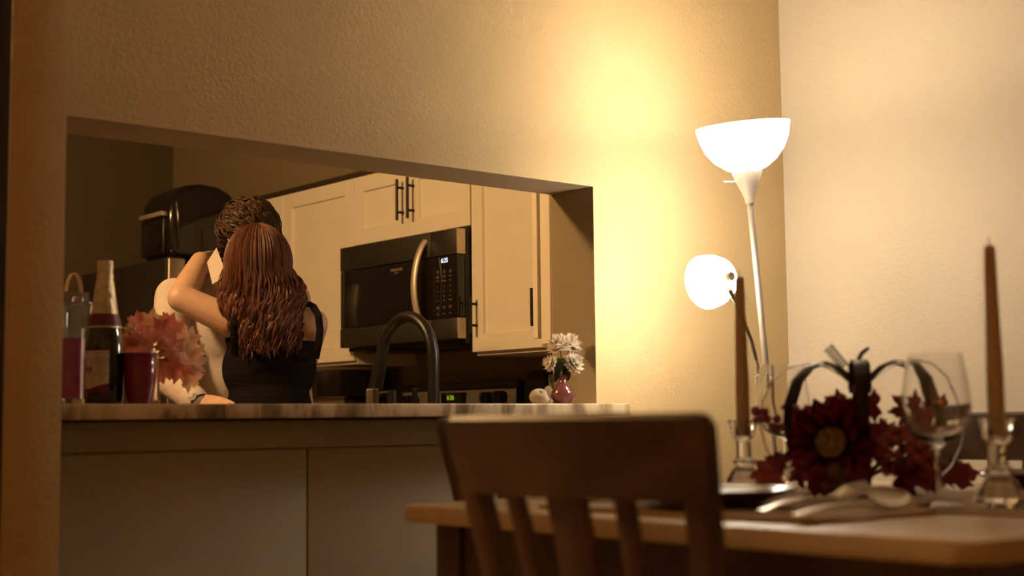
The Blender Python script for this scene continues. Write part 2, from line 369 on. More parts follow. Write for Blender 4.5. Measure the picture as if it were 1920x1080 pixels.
def wall_cab(name, label, y0, y1, z0, z1, doors, zd0, zd1, handles):
    t = thing(name, label, 'cabinet', ((XD + XK) / 2, (y0 + y1) / 2, z0))
    b = bmesh.new(); box(b, (XD + 0.0215, y0 + 0.0005, z0), (XK - 0.0005, y1 - 0.0005, z1), 0.0015, 1); build('body', b, M_cab, t, world=True)
    for k, (a, c) in enumerate(doors):
        b = bmesh.new(); shaker(b, a, c, zd0, zd1, XD); d = build('door', b, M_cab, t, world=True, smooth=False)
        h = handles[k]
        if h: bar_handle('handle', d, (XD, h[0], h[1]), (XD, h[0], h[2]), MX)
    return t
wall_cab('wall_cabinet', 'tall white shaker wall cabinet behind the couple, left of the microwave', Y2 + 0.001, 5.284, ZCB, ZCT, [(Y2 + 0.001, 5.284)], 1.335, ZCT - 0.002, [(5.25, 1.38, 1.54)])
wall_cab('wall_cabinet', 'narrow white wall cabinet mostly hidden behind the dark haired head', 5.286, 5.56, ZCB, ZCT, [(5.286, 5.56)], 1.335, ZCT - 0.002, [None])
yh = (Y1 + Y2) / 2
wall_cab('wall_cabinet', 'short white two-door wall cabinet over the microwave with black bar handles', Y1, Y2, 1.797, ZCT, [(Y1 + 0.001, yh), (yh, Y2)], 1.7991, ZCT - 0.002, [(yh - 0.034, 1.862, 2.022), (yh + 0.034, 1.862, 2.022)])
wall_cab('wall_cabinet', 'tall white wall cabinet with one door and black handle, right of the microwave', 3.215, Y1 - 0.004, ZCB, ZCT, [(3.60, Y1 - 0.004)], 1.335, ZCT - 0.002, [(Y1 - 0.034, on(893, 624, x=XD).z, on(893, 557, x=XD).z)])
b_ = bmesh.new(); box(b_, (XD + 0.004, 3.215, ZCT + 0.001), (XD + 0.032, 5.56, ZCT + 0.024), 0.003)  # dark strip stands in for the shade above the cabinets
tag(build('cabinet_top_shade', b_, M_board_shade), 'thin dark strip standing in for the shade along the top of the white wall cabinets', 'shade strip')
# cabinet on the kitchen side of the pass-through wall, seen edge on
t = thing('corner_wall_cabinet', 'white wall cabinet seen edge-on just past the right jamb of the opening', 'cabinet', (3.0, 3.0, ZCB))
b_ = bmesh.new(); box(b_, (2.812, YB + 0.0005, ZCB - 0.008), (XK - 0.0005, 3.158, ZCT), 0.001, 1); build('body', b_, M_cab, t, world=True)
b_ = bmesh.new(); box(b_, (2.806, 3.116, ZCB - 0.008), (2.8118, 3.158, ZCT), 0.001, 1); build('face_frame', b_, M_cab, t, world=True)
b_ = bmesh.new(); box(b_, (2.800, 3.166, ZCB + 0.010), (3.185, 3.188, ZCT - 0.002), 0.0012, 1); d = build('door', b_, M_cab, t, world=True)
bar_handle('handle', d, (2.825, 3.188, on(996, 611, y=3.22).z), (2.825, 3.188, on(996, 540, y=3.22).z), (0, 1, 0))

# microwave
t = thing('microwave_oven', 'over-range microwave with dark glass front, curved steel handle and lit white clock', 'microwave', (3.33, yh, 1.383))
b_ = bmesh.new(); box(b_, (XM + 0.040, Y1 + 0.003, 1.368), (XK - 0.001, Y2 - 0.003, 1.7848), 0.003); build('body', b_, M_bplast, t, world=True)
def mzone(y0, y1, z0, z1, x0=XM, mt=M_dsteel, name='front_panel', bev=0.004, x1=XM + 0.0395):
    b = bmesh.new(); box(b, (x0, y0, z0), (x1, y1, z1), bev); return build(name, b, mt, t, world=True)
ys = on(807, 460, x=XM).y                       # seam between door and control column
mzone(ys + 0.001, Y2, 1.690, 1.7848); mzone(Y1, ys - 0.001, 1.690, 1.7848)  # front bands in darkened steel for the dim room they reflect
mzone(ys + 0.001, Y2, 1.383, 1.460); mzone(Y1, ys - 0.001, 1.383, 1.460)
for z0, z1 in ((1.3845, 1.4585), (1.6915, 1.783)):  # paler metal puts the side light into the frame ends
    b_ = bmesh.new(); box(b_, (XM + 0.002, Y1 - 0.0025, z0), (XM + 0.039, Y1 - 0.0002, z1), 0.001); build('lit_end', b_, M_nickel, t, world=True, label='frame end in paler metal for the light on it')
dg = mzone(ys + 0.001, Y2 - 0.026, 1.461, 1.689, XM + 0.004, M_bgloss, 'door_glass')
mzone(Y2 - 0.025, Y2, 1.461, 1.689, XM + 0.002, M_dsteel, 'door_stile')
cp_ = mzone(Y1 + 0.002, ys - 0.001, 1.461, 1.689, XM + 0.004, M_bgloss, 'control_panel')
b_ = bmesh.new(); hy = ys + 0.035
pts, rs = [], []
for k in range(25):
    a = -1 + 2 * k / 24
    pts.append((XM - 0.052 * (1 - a * a) ** 0.8 + 0.004, hy + 0.004 * (1 - a * a), 1.583 + a * 0.172)); rs.append(0.016)
tube(b_, pts, rs, 14, hint=(0, 1, 0), flat=0.6); build('handle', b_, M_nickel, t, world=True, label='curved satin steel handle')
for kz in (-1, 1):
    pass
text('lettering', 'FRIGIDAIRE', 0.0155, facing_minus_x((XM + 0.0035, on(742, 506, x=XM).y, on(742, 506, x=XM).z)), M_keys, dg)
text('lettering', 'GALLERY', 0.006, facing_minus_x((XM + 0.0035, on(742, 512, x=XM).y, on(742, 512, x=XM).z)), M_keys, dg)
q = on(832, 488.5, x=XM); text('clock_digits', '6:25', 0.024, facing_minus_x((XM + 0.0033, q.y, q.z)), M_clockw, cp_)
rows = [('Power\nLevel', 'Add\nTime', 'Auto\nCook'), ('Auto\nReheat', 'Kitchen\nTimer', 'Popcorn'), ('Defrost', 'Beverage', 'Melt'), ('1', '2', '3'), ('4', '5', '6'), ('7', '8', '9'), ('CANCEL', '0', 'START'), ('Sensor\nCook', 'Vent\nFan', 'Surface\nLight'), ('Clock', 'Mute', 'Lock')]
vv = [509, 518, 526, 536, 546, 555, 563, 576, 588]
for row, v in zip(rows, vv):
    for s, u in zip(row, (821, 833, 844.5)):
        q = on(u, v - (u - 833) * 0.12, x=XM + 0.004)
        text('key_legend', s, 0.0088 if s.isdigit() else 0.0062, facing_minus_x((XM + 0.0035, q.y, q.z)), M_keyred if s == 'CANCEL' else M_keys, cp_)
for yy in (Y1 + 0.18, Y2 - 0.18):
    b_ = bmesh.new(); box(b_, (XM + 0.09, yy - 0.13, 1.362), (XM + 0.25, yy + 0.13, 1.3678), 0.002); build('grease_filter', b_, M_dsteel, t, world=True)

# range with its back console
t = thing('kitchen_range', 'black range with grey back console, green clock and paired black knobs', 'stove', (3.2, yh, 0))
b_ = bmesh.new(); box(b_, (2.88, Y1 + 0.004, 0.02), (XK - 0.002, Y2 - 0.004, 0.855), 0.004); build('body', b_, M_bplast, t, world=True)
b_ = bmesh.new(); box(b_, (2.87, Y1 + 0.004, 0.8555), (XK - 0.11, Y2 - 0.004, 0.872), 0.004); build('cooktop', b_, M_bgloss, t, world=True)
b_ = bmesh.new(); box(b_, (2.852, Y1 + 0.01, 0.24), (2.8795, Y2 - 0.01, 0.74), 0.004); d = build('oven_door', b_, M_bgloss, t, world=True)
bar_handle('handle', d, (2.852, Y1 + 0.06, 0.70), (2.852, Y2 - 0.06, 0.70), MX, 0.04, 0.011)
XB = 3.42
b_ = bmesh.new()
prof = [(XB - 0.006, 0.873), (XK - 0.003, 0.873), (XK - 0.003, 1.214), (XB + 0.03, 1.214), (XB + 0.024, 1.19)]
prism(b_, prof, Y1 + 0.004, Y2 - 0.004, Matrix(((1,0,0,0),(0,0,1,0),(0,1,0,0),(0,0,0,1)))); cn = build('console', b_, M_console, t, world=True)
b_ = bmesh.new(); box(b_, (XB + 0.008, Y1 + 0.001, 1.2145), (XK - 0.003, Y2 - 0.001, 1.236), 0.006); build('console_cap', b_, M_bplast, t, world=True)
b_ = bmesh.new(); box(b_, (XB - 0.004, Y1 - 0.0005, 0.9), (XK - 0.003, Y1 + 0.0035, 1.214), 0.001); build('console_end', b_, M_bplast, t, world=True)
qa, qb = on(826, 735, x=XB), on(866, 757, x=XB)
b_ = bmesh.new(); box(b_, (XB + 0.002, qb.y, 1.08), (XB + 0.03, qa.y, qa.z - 0.004), 0.001); ds = build('display', b_, M_bgloss, t, world=True)
q = on(844, 746, x=XB); text('clock_digits', '6:26', 0.026, facing_minus_x((XB + 0.0013, q.y, q.z)), M_clockg, ds)
for u, v in ((912, 746), (936, 744), (757, 753), (772, 752)):
    q = on(u, v, x=XB); b_ = bmesh.new(); cyl(b_, (XB + 0.02, q.y, q.z), (XB - 0.018, q.y, q.z), 0.023, 24); box(b_, (XB - 0.026, q.y - 0.005, q.z - 0.021), (XB - 0.0175, q.y + 0.005, q.z + 0.021), 0.002)
    build('knob', b_, M_black, t, world=True)

# lower cabinets and worktops (below the sight line)
def base_unit(label, a, c, doors_axis):
    t = thing('base_cabinet', label, 'cabinet', ((a[0]+c[0])/2, (a[1]+c[1])/2, 0))
    b = bmesh.new(); box(b, (a[0], a[1], 0.09), (c[0], c[1], 0.838), 0.002, 1); build('body', b, M_cab, t, world=True)
    if doors_axis == 'x':
        for y0, y1 in ((a[1], (a[1]+c[1])/2), ((a[1]+c[1])/2, c[1])):
            b = bmesh.new(); shaker(b, y0, y1, 0.11, 0.825, a[0] - 0.021); d = build('door', b, M_cab, t, world=True, smooth=False)
            bar_handle('handle', d, (a[0] - 0.021, y0 + 0.05, 0.62), (a[0] - 0.021, y0 + 0.05, 0.78), MX)
    return t
base_unit('white base cabinet between the range and the refrigerator', (2.93, Y2 + 0.003, 0), (XK - 0.001, 5.555, 0), 'x')
base_unit('white base cabinet in the corner beside the range', (2.93, 3.50, 0), (XK - 0.001, Y1 - 0.003, 0), 'x')
t = thing('sink_cabinet', 'white sink cabinet under the kitchen side of the bar', 'cabinet', (2.2, 3.17, 0))
b_ = bmesh.new(); box(b_, (1.05, YB + 0.002, 0.09), (XK - 0.001, 3.44, 0.838), 0.002, 1); build('body', b_, M_cab, t, world=True)
t = thing('kitchen_worktop', 'granite worktop with sink below the kitchen side of the bar', 'countertop', (2.2, 3.17, 0.84))
b_ = bmesh.new(); box(b_, (1.05, YB + 0.002, 0.8385), (XK - 0.001, 3.47, 0.868), 0.003); build('slab', b_, M_granite, t, world=True)
b_ = bmesh.new(); box(b_, (1.95, 3.08, 0.8682), (2.55, 3.40, 0.8722), 0.001); build('sink_rim', b_, M_steel, t, world=True)
for nm, y0, y1, lb in (('worktop', Y2 + 0.003, 5.555, 'short granite worktop left of the range'), ('worktop', 3.475, Y1 - 0.003, 'short granite worktop right of the range')):
    t = thing(nm, lb, 'countertop', (3.2, (y0 + y1) / 2, 0.84)); b_ = bmesh.new(); box(b_, (2.905, y0, 0.8385), (XK - 0.001, y1, 0.868), 0.003); build('slab', b_, M_granite, t, world=True)

# refrigerator with the air fryer on it
XF = 2.80; FY0, FY1, FZ = 5.585, 6.46, 1.81
t = thing('refrigerator', 'steel refrigerator with a bright door edge and a door face toned for dim reflection, behind the couple', 'refrigerator', (3.15, (FY0 + FY1) / 2, 0))
b_ = bmesh.new(); box(b_, (XF + 0.098, FY0 + 0.006, 0.03), (XK - 0.03, FY1 - 0.006, FZ - 0.012), 0.004); build('body', b_, M_bplast, t, world=True)
for z0, z1 in ((0.70, FZ), (0.06, 0.69)):
    b_ = bmesh.new(); box(b_, (XF + 0.012, FY0, z0), (XF + 0.094, FY1, z1), 0.008, 3); d = build('door', b_, M_steel, t, world=True)
    b_ = bmesh.new(); box(b_, (XF, FY0 + 0.006, z0 + 0.006), (XF + 0.0115, FY1 - 0.006, z1 - 0.006), 0.004, 2); build('door_dim_face', b_, M_dsteel, d, world=True, label='door face darkened for the dim room it reflects')  # darker steel carries the reflection of a dim room
    bar_handle('handle', d, (XF, FY1 - 0.07, max(z0 + 0.1, 0.8) if z0 > 0.5 else 0.35), (XF, FY1 - 0.07, z1 - 0.25 if z0 > 0.5 else 0.62), MX, 0.045, 0.011)

AX0 = 2.87; AY0, AY1 = 5.70, 5.98; AZ = FZ + 0.001
t = thing('air_fryer', 'glossy black dome-topped air fryer standing on the refrigerator', 'air fryer', (3.05, 5.84, AZ))
b_ = bmesh.new()
# side outline in x,z
pr = [(0.03, 0.012), (0.0, 0.05), (0.0, 0.215), (0.008, 0.265), (0.04, 0.315), (0.09, 0.345), (0.16, 0.358), (0.25, 0.352), (0.31, 0.325), (0.35, 0.27), (0.365, 0.19), (0.362, 0.05), (0.34, 0.012)]
vs, fs = prism(b_, [(AX0 + x, AZ + z) for x, z in pr], AY0, AY1, Matrix(((1,0,0,0),(0,0,1,0),(0,1,0,0),(0,0,0,1))))
bmesh.ops.recalc_face_normals(b_, faces=b_.faces)
bmesh.ops.bevel(b_, geom=[e for e in b_.edges if abs(e.verts[0].co.y - e.verts[1].co.y) < 1e-6], offset=0.028, segments=5, profile=0.5, affect='EDGES')
build('housing', b_, M_bgloss, t, world=True)
b_ = bmesh.new(); box(b_, (AX0 - 0.014, AY0 + 0.03, AZ + 0.03), (AX0 + 0.006, AY1 - 0.03, AZ + 0.195), 0.008, 3); d = build('drawer', b_, M_bplast, t, world=True)
b_ = bmesh.new(); box(b_, (AX0 - 0.018, AY0 + 0.055, AZ + 0.05), (AX0 - 0.0135, AY1 - 0.055, AZ + 0.165), 0.003, 2); build('drawer_window', b_, M_bgloss, d, world=True)
b_ = bmesh.new(); box(b_, (AX0 - 0.024, AY0 + 0.03, AZ + 0.200), (AX0 + 0.004, AY1 - 0.03, AZ + 0.222), 0.006, 2); build('handle', b_, M_nickel, t, world=True, label='satin metal drawer handle')
b_ = bmesh.new(); tube(b_, [(AX0 + 0.045, AY0 - 0.002, AZ + 0.05), (AX0 + 0.04, AY0 - 0.005, AZ + 0.12), (AX0 + 0.042, AY0 - 0.005, AZ + 0.2), (AX0 + 0.035, AY0 - 0.002, AZ + 0.26)], [0.004, 0.007, 0.007, 0.003], 10); build('highlight_ridge', b_, M_bgloss, t, world=True)  # glossy ridge shaped to make the highlight down the side
for x in (0.06, 0.3):
    for y in (AY0 + 0.05, AY1 - 0.05):
        b_ = bmesh.new(); cyl(b_, (AX0 + x, y, AZ), (AX0 + x, y, AZ + 0.014), 0.014, 12); build('foot', b_, M_bplast, t, world=True)

# black coffee maker on the worktop left of the range
qa = on(614, 725, x=3.15)
t = thing('coffee_maker', 'plain black coffee maker on the worktop beside the dark dress', 'coffee maker', (3.2, qa.y, 0.869))
y0, y1 = max(on(636, 725, x=3.2).y, Y2 + 0.012), on(592, 725, x=3.2).y; zt = on(614, 694, x=3.2).z
b_ = bmesh.new(); box(b_, (3.2, y0, zt - 0.11), (3.46, y1, zt), 0.008, 2); build('water_tank', b_, M_bplast, t, world=True)
b_ = bmesh.new(); box(b_, (3.34, y0, 0.9), (3.46, y1, zt - 0.1105), 0.004); build('column', b_, M_bplast, t, world=True)
b_ = bmesh.new(); box(b_, (3.2, y0, 0.8695), (3.46, y1, 0.8995), 0.006); build('base', b_, M_bplast, t, world=True)
b_ = bmesh.new(); lathe(b_, [(0, 0.901), (0.05, 0.901), (0.058, 0.96), (0.05, 1.03), (0.035, 1.05), (0, 1.05)], 24, Matrix.Translation((3.27, (y0+y1)/2, 0))); build('carafe', b_, M_bgloss, t, world=True)

# dark round-topped bread bin right of the range
qa = on(1003, 720, x=3.40)
t = thing('bread_bin', 'black round-topped bin in the dark corner behind the pale stone', 'bin', (3.44, qa.y, 0.869))
b_ = bmesh.new()
r_ = 0.058; zt = on(1003, 693, x=3.40).z
pf = [(-r_, 0.8695), (r_, 0.8695), (r_, zt - r_)] + [(r_ * math.cos(k * PI / 10), zt - r_ + r_ * math.sin(k * PI / 10)) for k in range(1, 10)] + [(-r_, zt - r_)]
prism(b_, [(qa.y + a, z) for a, z in pf], 3.40, 3.50, Matrix(((0,0,1,0),(1,0,0,0),(0,1,0,0),(0,0,0,1)))); build('bin_body', b_, M_bplast, t, world=True)
b_ = bmesh.new(); cyl(b_, (3.40, qa.y, zt - 0.14), (3.385, qa.y, zt - 0.14), 0.012, 14); build('knob', b_, M_black, t, world=True)

# kitchen faucet
FX, FYb = 2.269, 2.985
t = thing('kitchen_faucet', 'tall black gooseneck pull-down faucet behind the bar', 'faucet', (FX, FYb, 0.8685))
b_ = bmesh.new(); lathe(b_, [(0, 0), (0.03, 0), (0.03, 0.008), (0.02, 0.014), (0.02, 0.11), (0.0165, 0.12), (0, 0.12)], 24); build('base', b_, M_black, t)
zt = on(765, 594, x=FX).z; R_ = 0.118; zc = zt - R_
pts = [(FX, FYb, 0.985)] + [(FX, FYb, z) for z in (1.05, 1.12, 1.19)] + [(FX, FYb + R_ - R_ * math.cos(a), zc + R_ * math.sin(a) * 1.0) for a in (PI * k / 20 for k in range(0, 19))]
b_ = bmesh.new(); tube(b_, pts, 0.0158, 16, hint=(1, 0, 0)); build('spout', b_, M_black, t, world=True)
p0 = Vector(pts[-1]); d = (p0 - Vector(pts[-2])).normalized(); d = (d + V(0, 0.05, -0.35)).normalized()
b_ = bmesh.new()
lathe(b_, [(0, -0.004), (0.017, -0.004), (0.0175, 0.004), (0.0165, 0.005), (0.0185, 0.05), (0.0205, 0.13), (0.018, 0.135), (0, 0.135)], 20, zmat(d, p0)); build('spray_head', b_, M_black, t, world=True)
b_ = bmesh.new(); cyl(b_, (FX, FYb, 0.95), (FX + 0.04, FYb, 0.95), 0.011, 14); cyl(b_, (FX + 0.034, FYb, 0.95), (FX + 0.05, FYb + 0.005, 1.04), 0.005, 10); build('lever', b_, M_black, t, world=True)
# soap pump and a tan dish-soap bottle at the sink
q = on(735, 745, y=3.03)
t = thing('soap_dispenser', 'dark soap pump with a thin spout standing behind the bar under the faucet', 'soap pump', (q.x, q.y, 0.8685))
zz = on(735, 731, y=3.03).z - 0.8685
b_ = bmesh.new(); lathe(b_, [(0, 0), (0.03, 0), (0.031, 0.01), (0.031, 0.19), (0.012, 0.205), (0.012, 0.22), (0, 0.22)], 22); build('bottle', b_, M_bplast, t)
b_ = bmesh.new(); lathe(b_, [(0, 0.2205), (0.0125, 0.2205), (0.0125, zz), (0, zz)], 18); build('pump_head', b_, M_bplast, t)
b_ = bmesh.new(); tube(b_, [(0, 0.010, zz - 0.006), (0, 0.05, zz - 0.006), (0, 0.055, zz - 0.009)], 0.003, 8); build('nozzle', b_, M_dsteel, t)
q = on(698, 745, y=3.14); zz = on(698, 728, y=3.14).z - 0.8685
t = thing('dish_soap_bottle', 'tan flat dish soap bottle standing below the spray head', 'bottle', (q.x, q.y, 0.8685), rz=0.5)
b_ = bmesh.new(); box(b_, (-0.015, -0.014, 0), (0.015, 0.014, zz), 0.006, 3); build('bottle_body', b_, M_tan, t)
q = on(778, 745, y=3.10); zz = on(778, 729, y=3.10).z - 0.8685
t = thing('dish_brush', 'dark dish brush handle leaning at the sink left of the faucet post', 'brush', (q.x, q.y, 0.8685))
b_ = bmesh.new(); tube(b_, [(0.03, 0.02, 0.03), (0.012, 0.01, zz * 0.6), (-0.005, -0.005, zz)], [0.006, 0.006, 0.009], 10, flat=0.6); build('handle', b_, M_bplast, t)
b_ = bmesh.new(); lathe(b_, [(0, 0), (0.03, 0), (0.03, 0.03), (0.012, 0.042), (0, 0.042)], 18, Matrix.Translation((0.03, 0.02, 0))); build('brush_head', b_, M_tan, t)

# ceiling light of the kitchen and an added fill lamp behind the camera (both out of the frame)
t = thing('kitchen_ceiling_light', 'round kitchen ceiling light beyond the stub wall, outside the picture', 'ceiling light', (0.5, 3.75, HC))
b_ = bmesh.new(); lathe(b_, [(0, -0.02), (0.17, -0.02), (0.17, 0), (0, 0)], 32); build('ceiling_plate', b_, M_nickel, t)
b_ = bmesh.new(); cyl(b_, (0, 0, -0.02), (0, 0, -0.05), 0.02, 12); build('lamp_holder', b_, M_nickel, t)
t = thing('fill_lamp', 'shaded fill lamp added behind the camera, outside the picture', 'lamp', (-2.0, -0.5, 0.62))
b_ = bmesh.new(); lathe(b_, [(0, 0), (0.08, 0), (0.085, 0.015), (0.03, 0.05), (0.06, 0.14), (0.065, 0.22), (0.02, 0.33), (0.012, 0.42), (0, 0.42)], 32); build('lamp_base', b_, M_burg, t)
b_ = bmesh.new(); lathe(b_, [(0.19, 0.40), (0.13, 0.64), (0.128, 0.64), (0.188, 0.40), (0.19, 0.40)], 40); build('lamp_shade', b_, M_shade, t)
b_ = bmesh.new(); cyl(b_, (0, 0, 0.42), (0, 0, 0.47), 0.015, 14); build('bulb_socket', b_, M_nickel, t)
point_light('fill_lamp_bulb', (-2.0, -0.5, 1.16), P_FILL, FILL_COL, 0.05)  # added fill for the dim foreground
t = thing('side_table', 'small dark round side table under the added fill lamp, outside the picture', 'table', (-2.0, -0.5, 0))
b_ = bmesh.new(); lathe(b_, [(0, 0.59), (0.26, 0.59), (0.265, 0.605), (0.26, 0.6195), (0, 0.6195)], 40); build('tabletop', b_, M_wood, t)
b_ = bmesh.new(); lathe(b_, [(0, 0), (0.17, 0), (0.16, 0.03), (0.035, 0.06), (0.03, 0.589), (0, 0.589)], 28); build('pedestal', b_, M_wood, t)
point_light('kitchen_lamp', (0.5, 3.75, HC - 0.17), P_KITCHEN, KITCHEN_COL, 0.10)

# ============================================================ FLOOR LAMP
S_L = 738
a1, a2 = on(1403, 345, s=S_L), on(1437, 690, s=S_L)
axis = (a1 - a2).normalized()
base = a2 - axis * (a2.z / axis.z)
t = thing('floor_lamp', 'leaning torchiere floor lamp with lit white bowl and side reading light in the corner', 'lamp', base)
def ax(z): return axis * (z / axis.z)           # point of the pole at height z, relative to the base
ztop = on(1402, 378, s=S_L).z
b_ = bmesh.new(); lathe(b_, [(0, 0), (0.125, 0), (0.13, 0.008), (0.12, 0.02), (0.03, 0.03), (0.014, 0.045), (0, 0.045)], 40); build('lamp_base', b_, M_lampcone, t)
b_ = bmesh.new(); tube(b_, [ax(0.03), ax(ztop)], 0.0085, 16); build('pole', b_, M_nickel, t)
Mtop = zmat(axis, ax(ztop))
b_ = bmesh.new(); lathe(b_, [(0, -0.004), (0.012, -0.004), (0.013, 0.0), (0.0125, 0.006), (0.018, 0.022), (0.028, 0.045), (0.038, 0.072), (0.039, 0.075), (0, 0.075)], 32, Mtop); cone = build('bowl_holder', b_, M_lampcone, t)
b_ = bmesh.new(); cyl(b_, Mtop @ V(0, 0, 0.05), Mtop @ V(0, 0, 0.05) - C_R * 0.062, 0.0022, 8); build('switch_stick', b_, M_nickel, t)
b_ = bmesh.new()
pr = [(0.030, 0.0755), (0.052, 0.085), (0.078, 0.104), (0.099, 0.130), (0.112, 0.160), (0.119, 0.194), (0.1165, 0.194), (0.109, 0.161), (0.096, 0.133), (0.076, 0.108), (0.050, 0.089), (0.0, 0.080)]
lathe(b_, pr, 48, Mtop); build('lamp_bowl', b_, M_bowl, t, label='white lit glass bowl')
b_ = bmesh.new(); M2 = Mtop @ Matrix.Translation((0, 0, 0.10)); lathe(b_, [(0, -0.02), (0.014, -0.02), (0.014, 0.02), (0.026, 0.04), (0.028, 0.055), (0.02, 0.072), (0, 0.078)], 20, M2); build('bulb', b_, M_bowl, t)
P_T = base + Mtop @ V(0, 0, 0.188)
point_light('torchiere_bulb', P_T, P_TORCH, LAMP_COL, 0.035)
# reading light on its gooseneck
g = on(1333, 527, s=752); mouth = V(0.10, 0.98, -0.08).normalized()
pj_ = on(1437, 716, s=S_L); nk = V(0, 0, 0)
b_ = bmesh.new(); cyl(b_, pj_ - base, on(1424, 724, s=743) - base, 0.010, 14); cyl(b_, on(1424, 727, s=743) - base, on(1423, 705, s=743) - base, 0.011, 14); build('gooseneck_socket', b_, M_nickel, t)
b_ = bmesh.new()
ctrl = [on(u, v, s=k) - base for u, v, k in ((1423, 708, 743), (1418, 675, 744), (1408, 636, 748), (1394, 600, 754), (1380, 566, 762), (1366, 540, 770))]
fine = []
for i in range(len(ctrl) - 1):
    for k in range(14): fine.append(ctrl[i].lerp(ctrl[i+1], k / 14))
tube(b_, fine, [0.0050 + 0.0012 * (i % 2) for i in range(len(fine))], 10); build('gooseneck', b_, M_nickel, t)
gb = g - base; Mg = zmat(mouth, gb)
b_ = bmesh.new()
pr = [(0.0, -0.064), (0.030, -0.058), (0.052, -0.040), (0.064, -0.012), (0.068, 0.02), (0.0655, 0.02), (0.061, -0.010), (0.050, -0.037), (0.028, -0.054), (0, -0.060)]
lathe(b_, pr, 40, Mg); build('reading_shade', b_, M_globe, t, label='white lit side shade')
b_ = bmesh.new(); M3 = zmat(mouth, gb); lathe(b_, [(0, -0.076), (0.010, -0.076), (0.015, -0.066), (0.016, -0.058), (0, -0.058)], 20, M3); build('shade_socket', b_, M_lampcone, t)
b_ = bmesh.new(); lathe(b_, [(0, -0.05), (0.012, -0.05), (0.022, -0.03), (0.022, -0.012), (0, 0.0)], 16, M3); build('bulb', b_, M_globe, t)
point_light('reading_bulb', g + mouth * 0.024, P_READ, LAMP_COL, 0.04)

# ============================================================ TABLE AND CHAIRS
ZTB = 0.955
TX0, TX1, TY0, TY1 = 1.335, 2.50, 0.822, 1.858
t = thing('dining_table', 'counter-height dining table with pale top and dark base', 'table', ((TX0 + TX1) / 2, (TY0 + TY1) / 2, 0))
b_ = bmesh.new(); cr_ = 0.035
poly = []
for cx, cy, a0 in ((TX1 - cr_, TY1 - cr_, 0), (TX0 + cr_, TY1 - cr_, 90), (TX0 + cr_, TY0 + cr_, 180), (TX1 - cr_, TY0 + cr_, 270)):
    for k in range(7): a = math.radians(a0 + 15 * k); poly.append((cx + cr_ * math.cos(a), cy + cr_ * math.sin(a)))
vs, fs = prism(b_, poly, ZTB - 0.026, ZTB)
bmesh.ops.bevel(b_, geom=list({e for f in fs[:2] for e in f.edges}), offset=0.006, segments=3, profile=0.5, affect='EDGES')
build('tabletop', b_, M_top, t, world=True)
i_ = 0.045; za, zb = ZTB - 0.125, ZTB - 0.0265
for a, c in (((TX0 + i_ + .01, TY0 + i_ + .06), (TX0 + i_ + .032, TY1 - i_ - .06)), ((TX1 - i_ - .032, TY0 + i_ + .06), (TX1 - i_ - .01, TY1 - i_ - .06)), ((TX0 + i_ + .06, TY0 + i_ + .01), (TX1 - i_ - .06, TY0 + i_ + .032)), ((TX0 + i_ + .06, TY1 - i_ - .032), (TX1 - i_ - .06, TY1 - i_ - .01))):
    b_ = bmesh.new(); box(b_, (*a, za), (*c, zb), 0.002, 1); build('apron', b_, M_wood, t, world=True)
for x in (TX0 + i_, TX1 - i_ - 0.0595):
    for y in (TY0 + i_, TY1 - i_ - 0.0595):
        b_ = bmesh.new(); box(b_, (x, y, 0), (x + 0.0595, y + 0.0595, zb), 0.004, 2); build('leg', b_, M_wood, t, world=True)

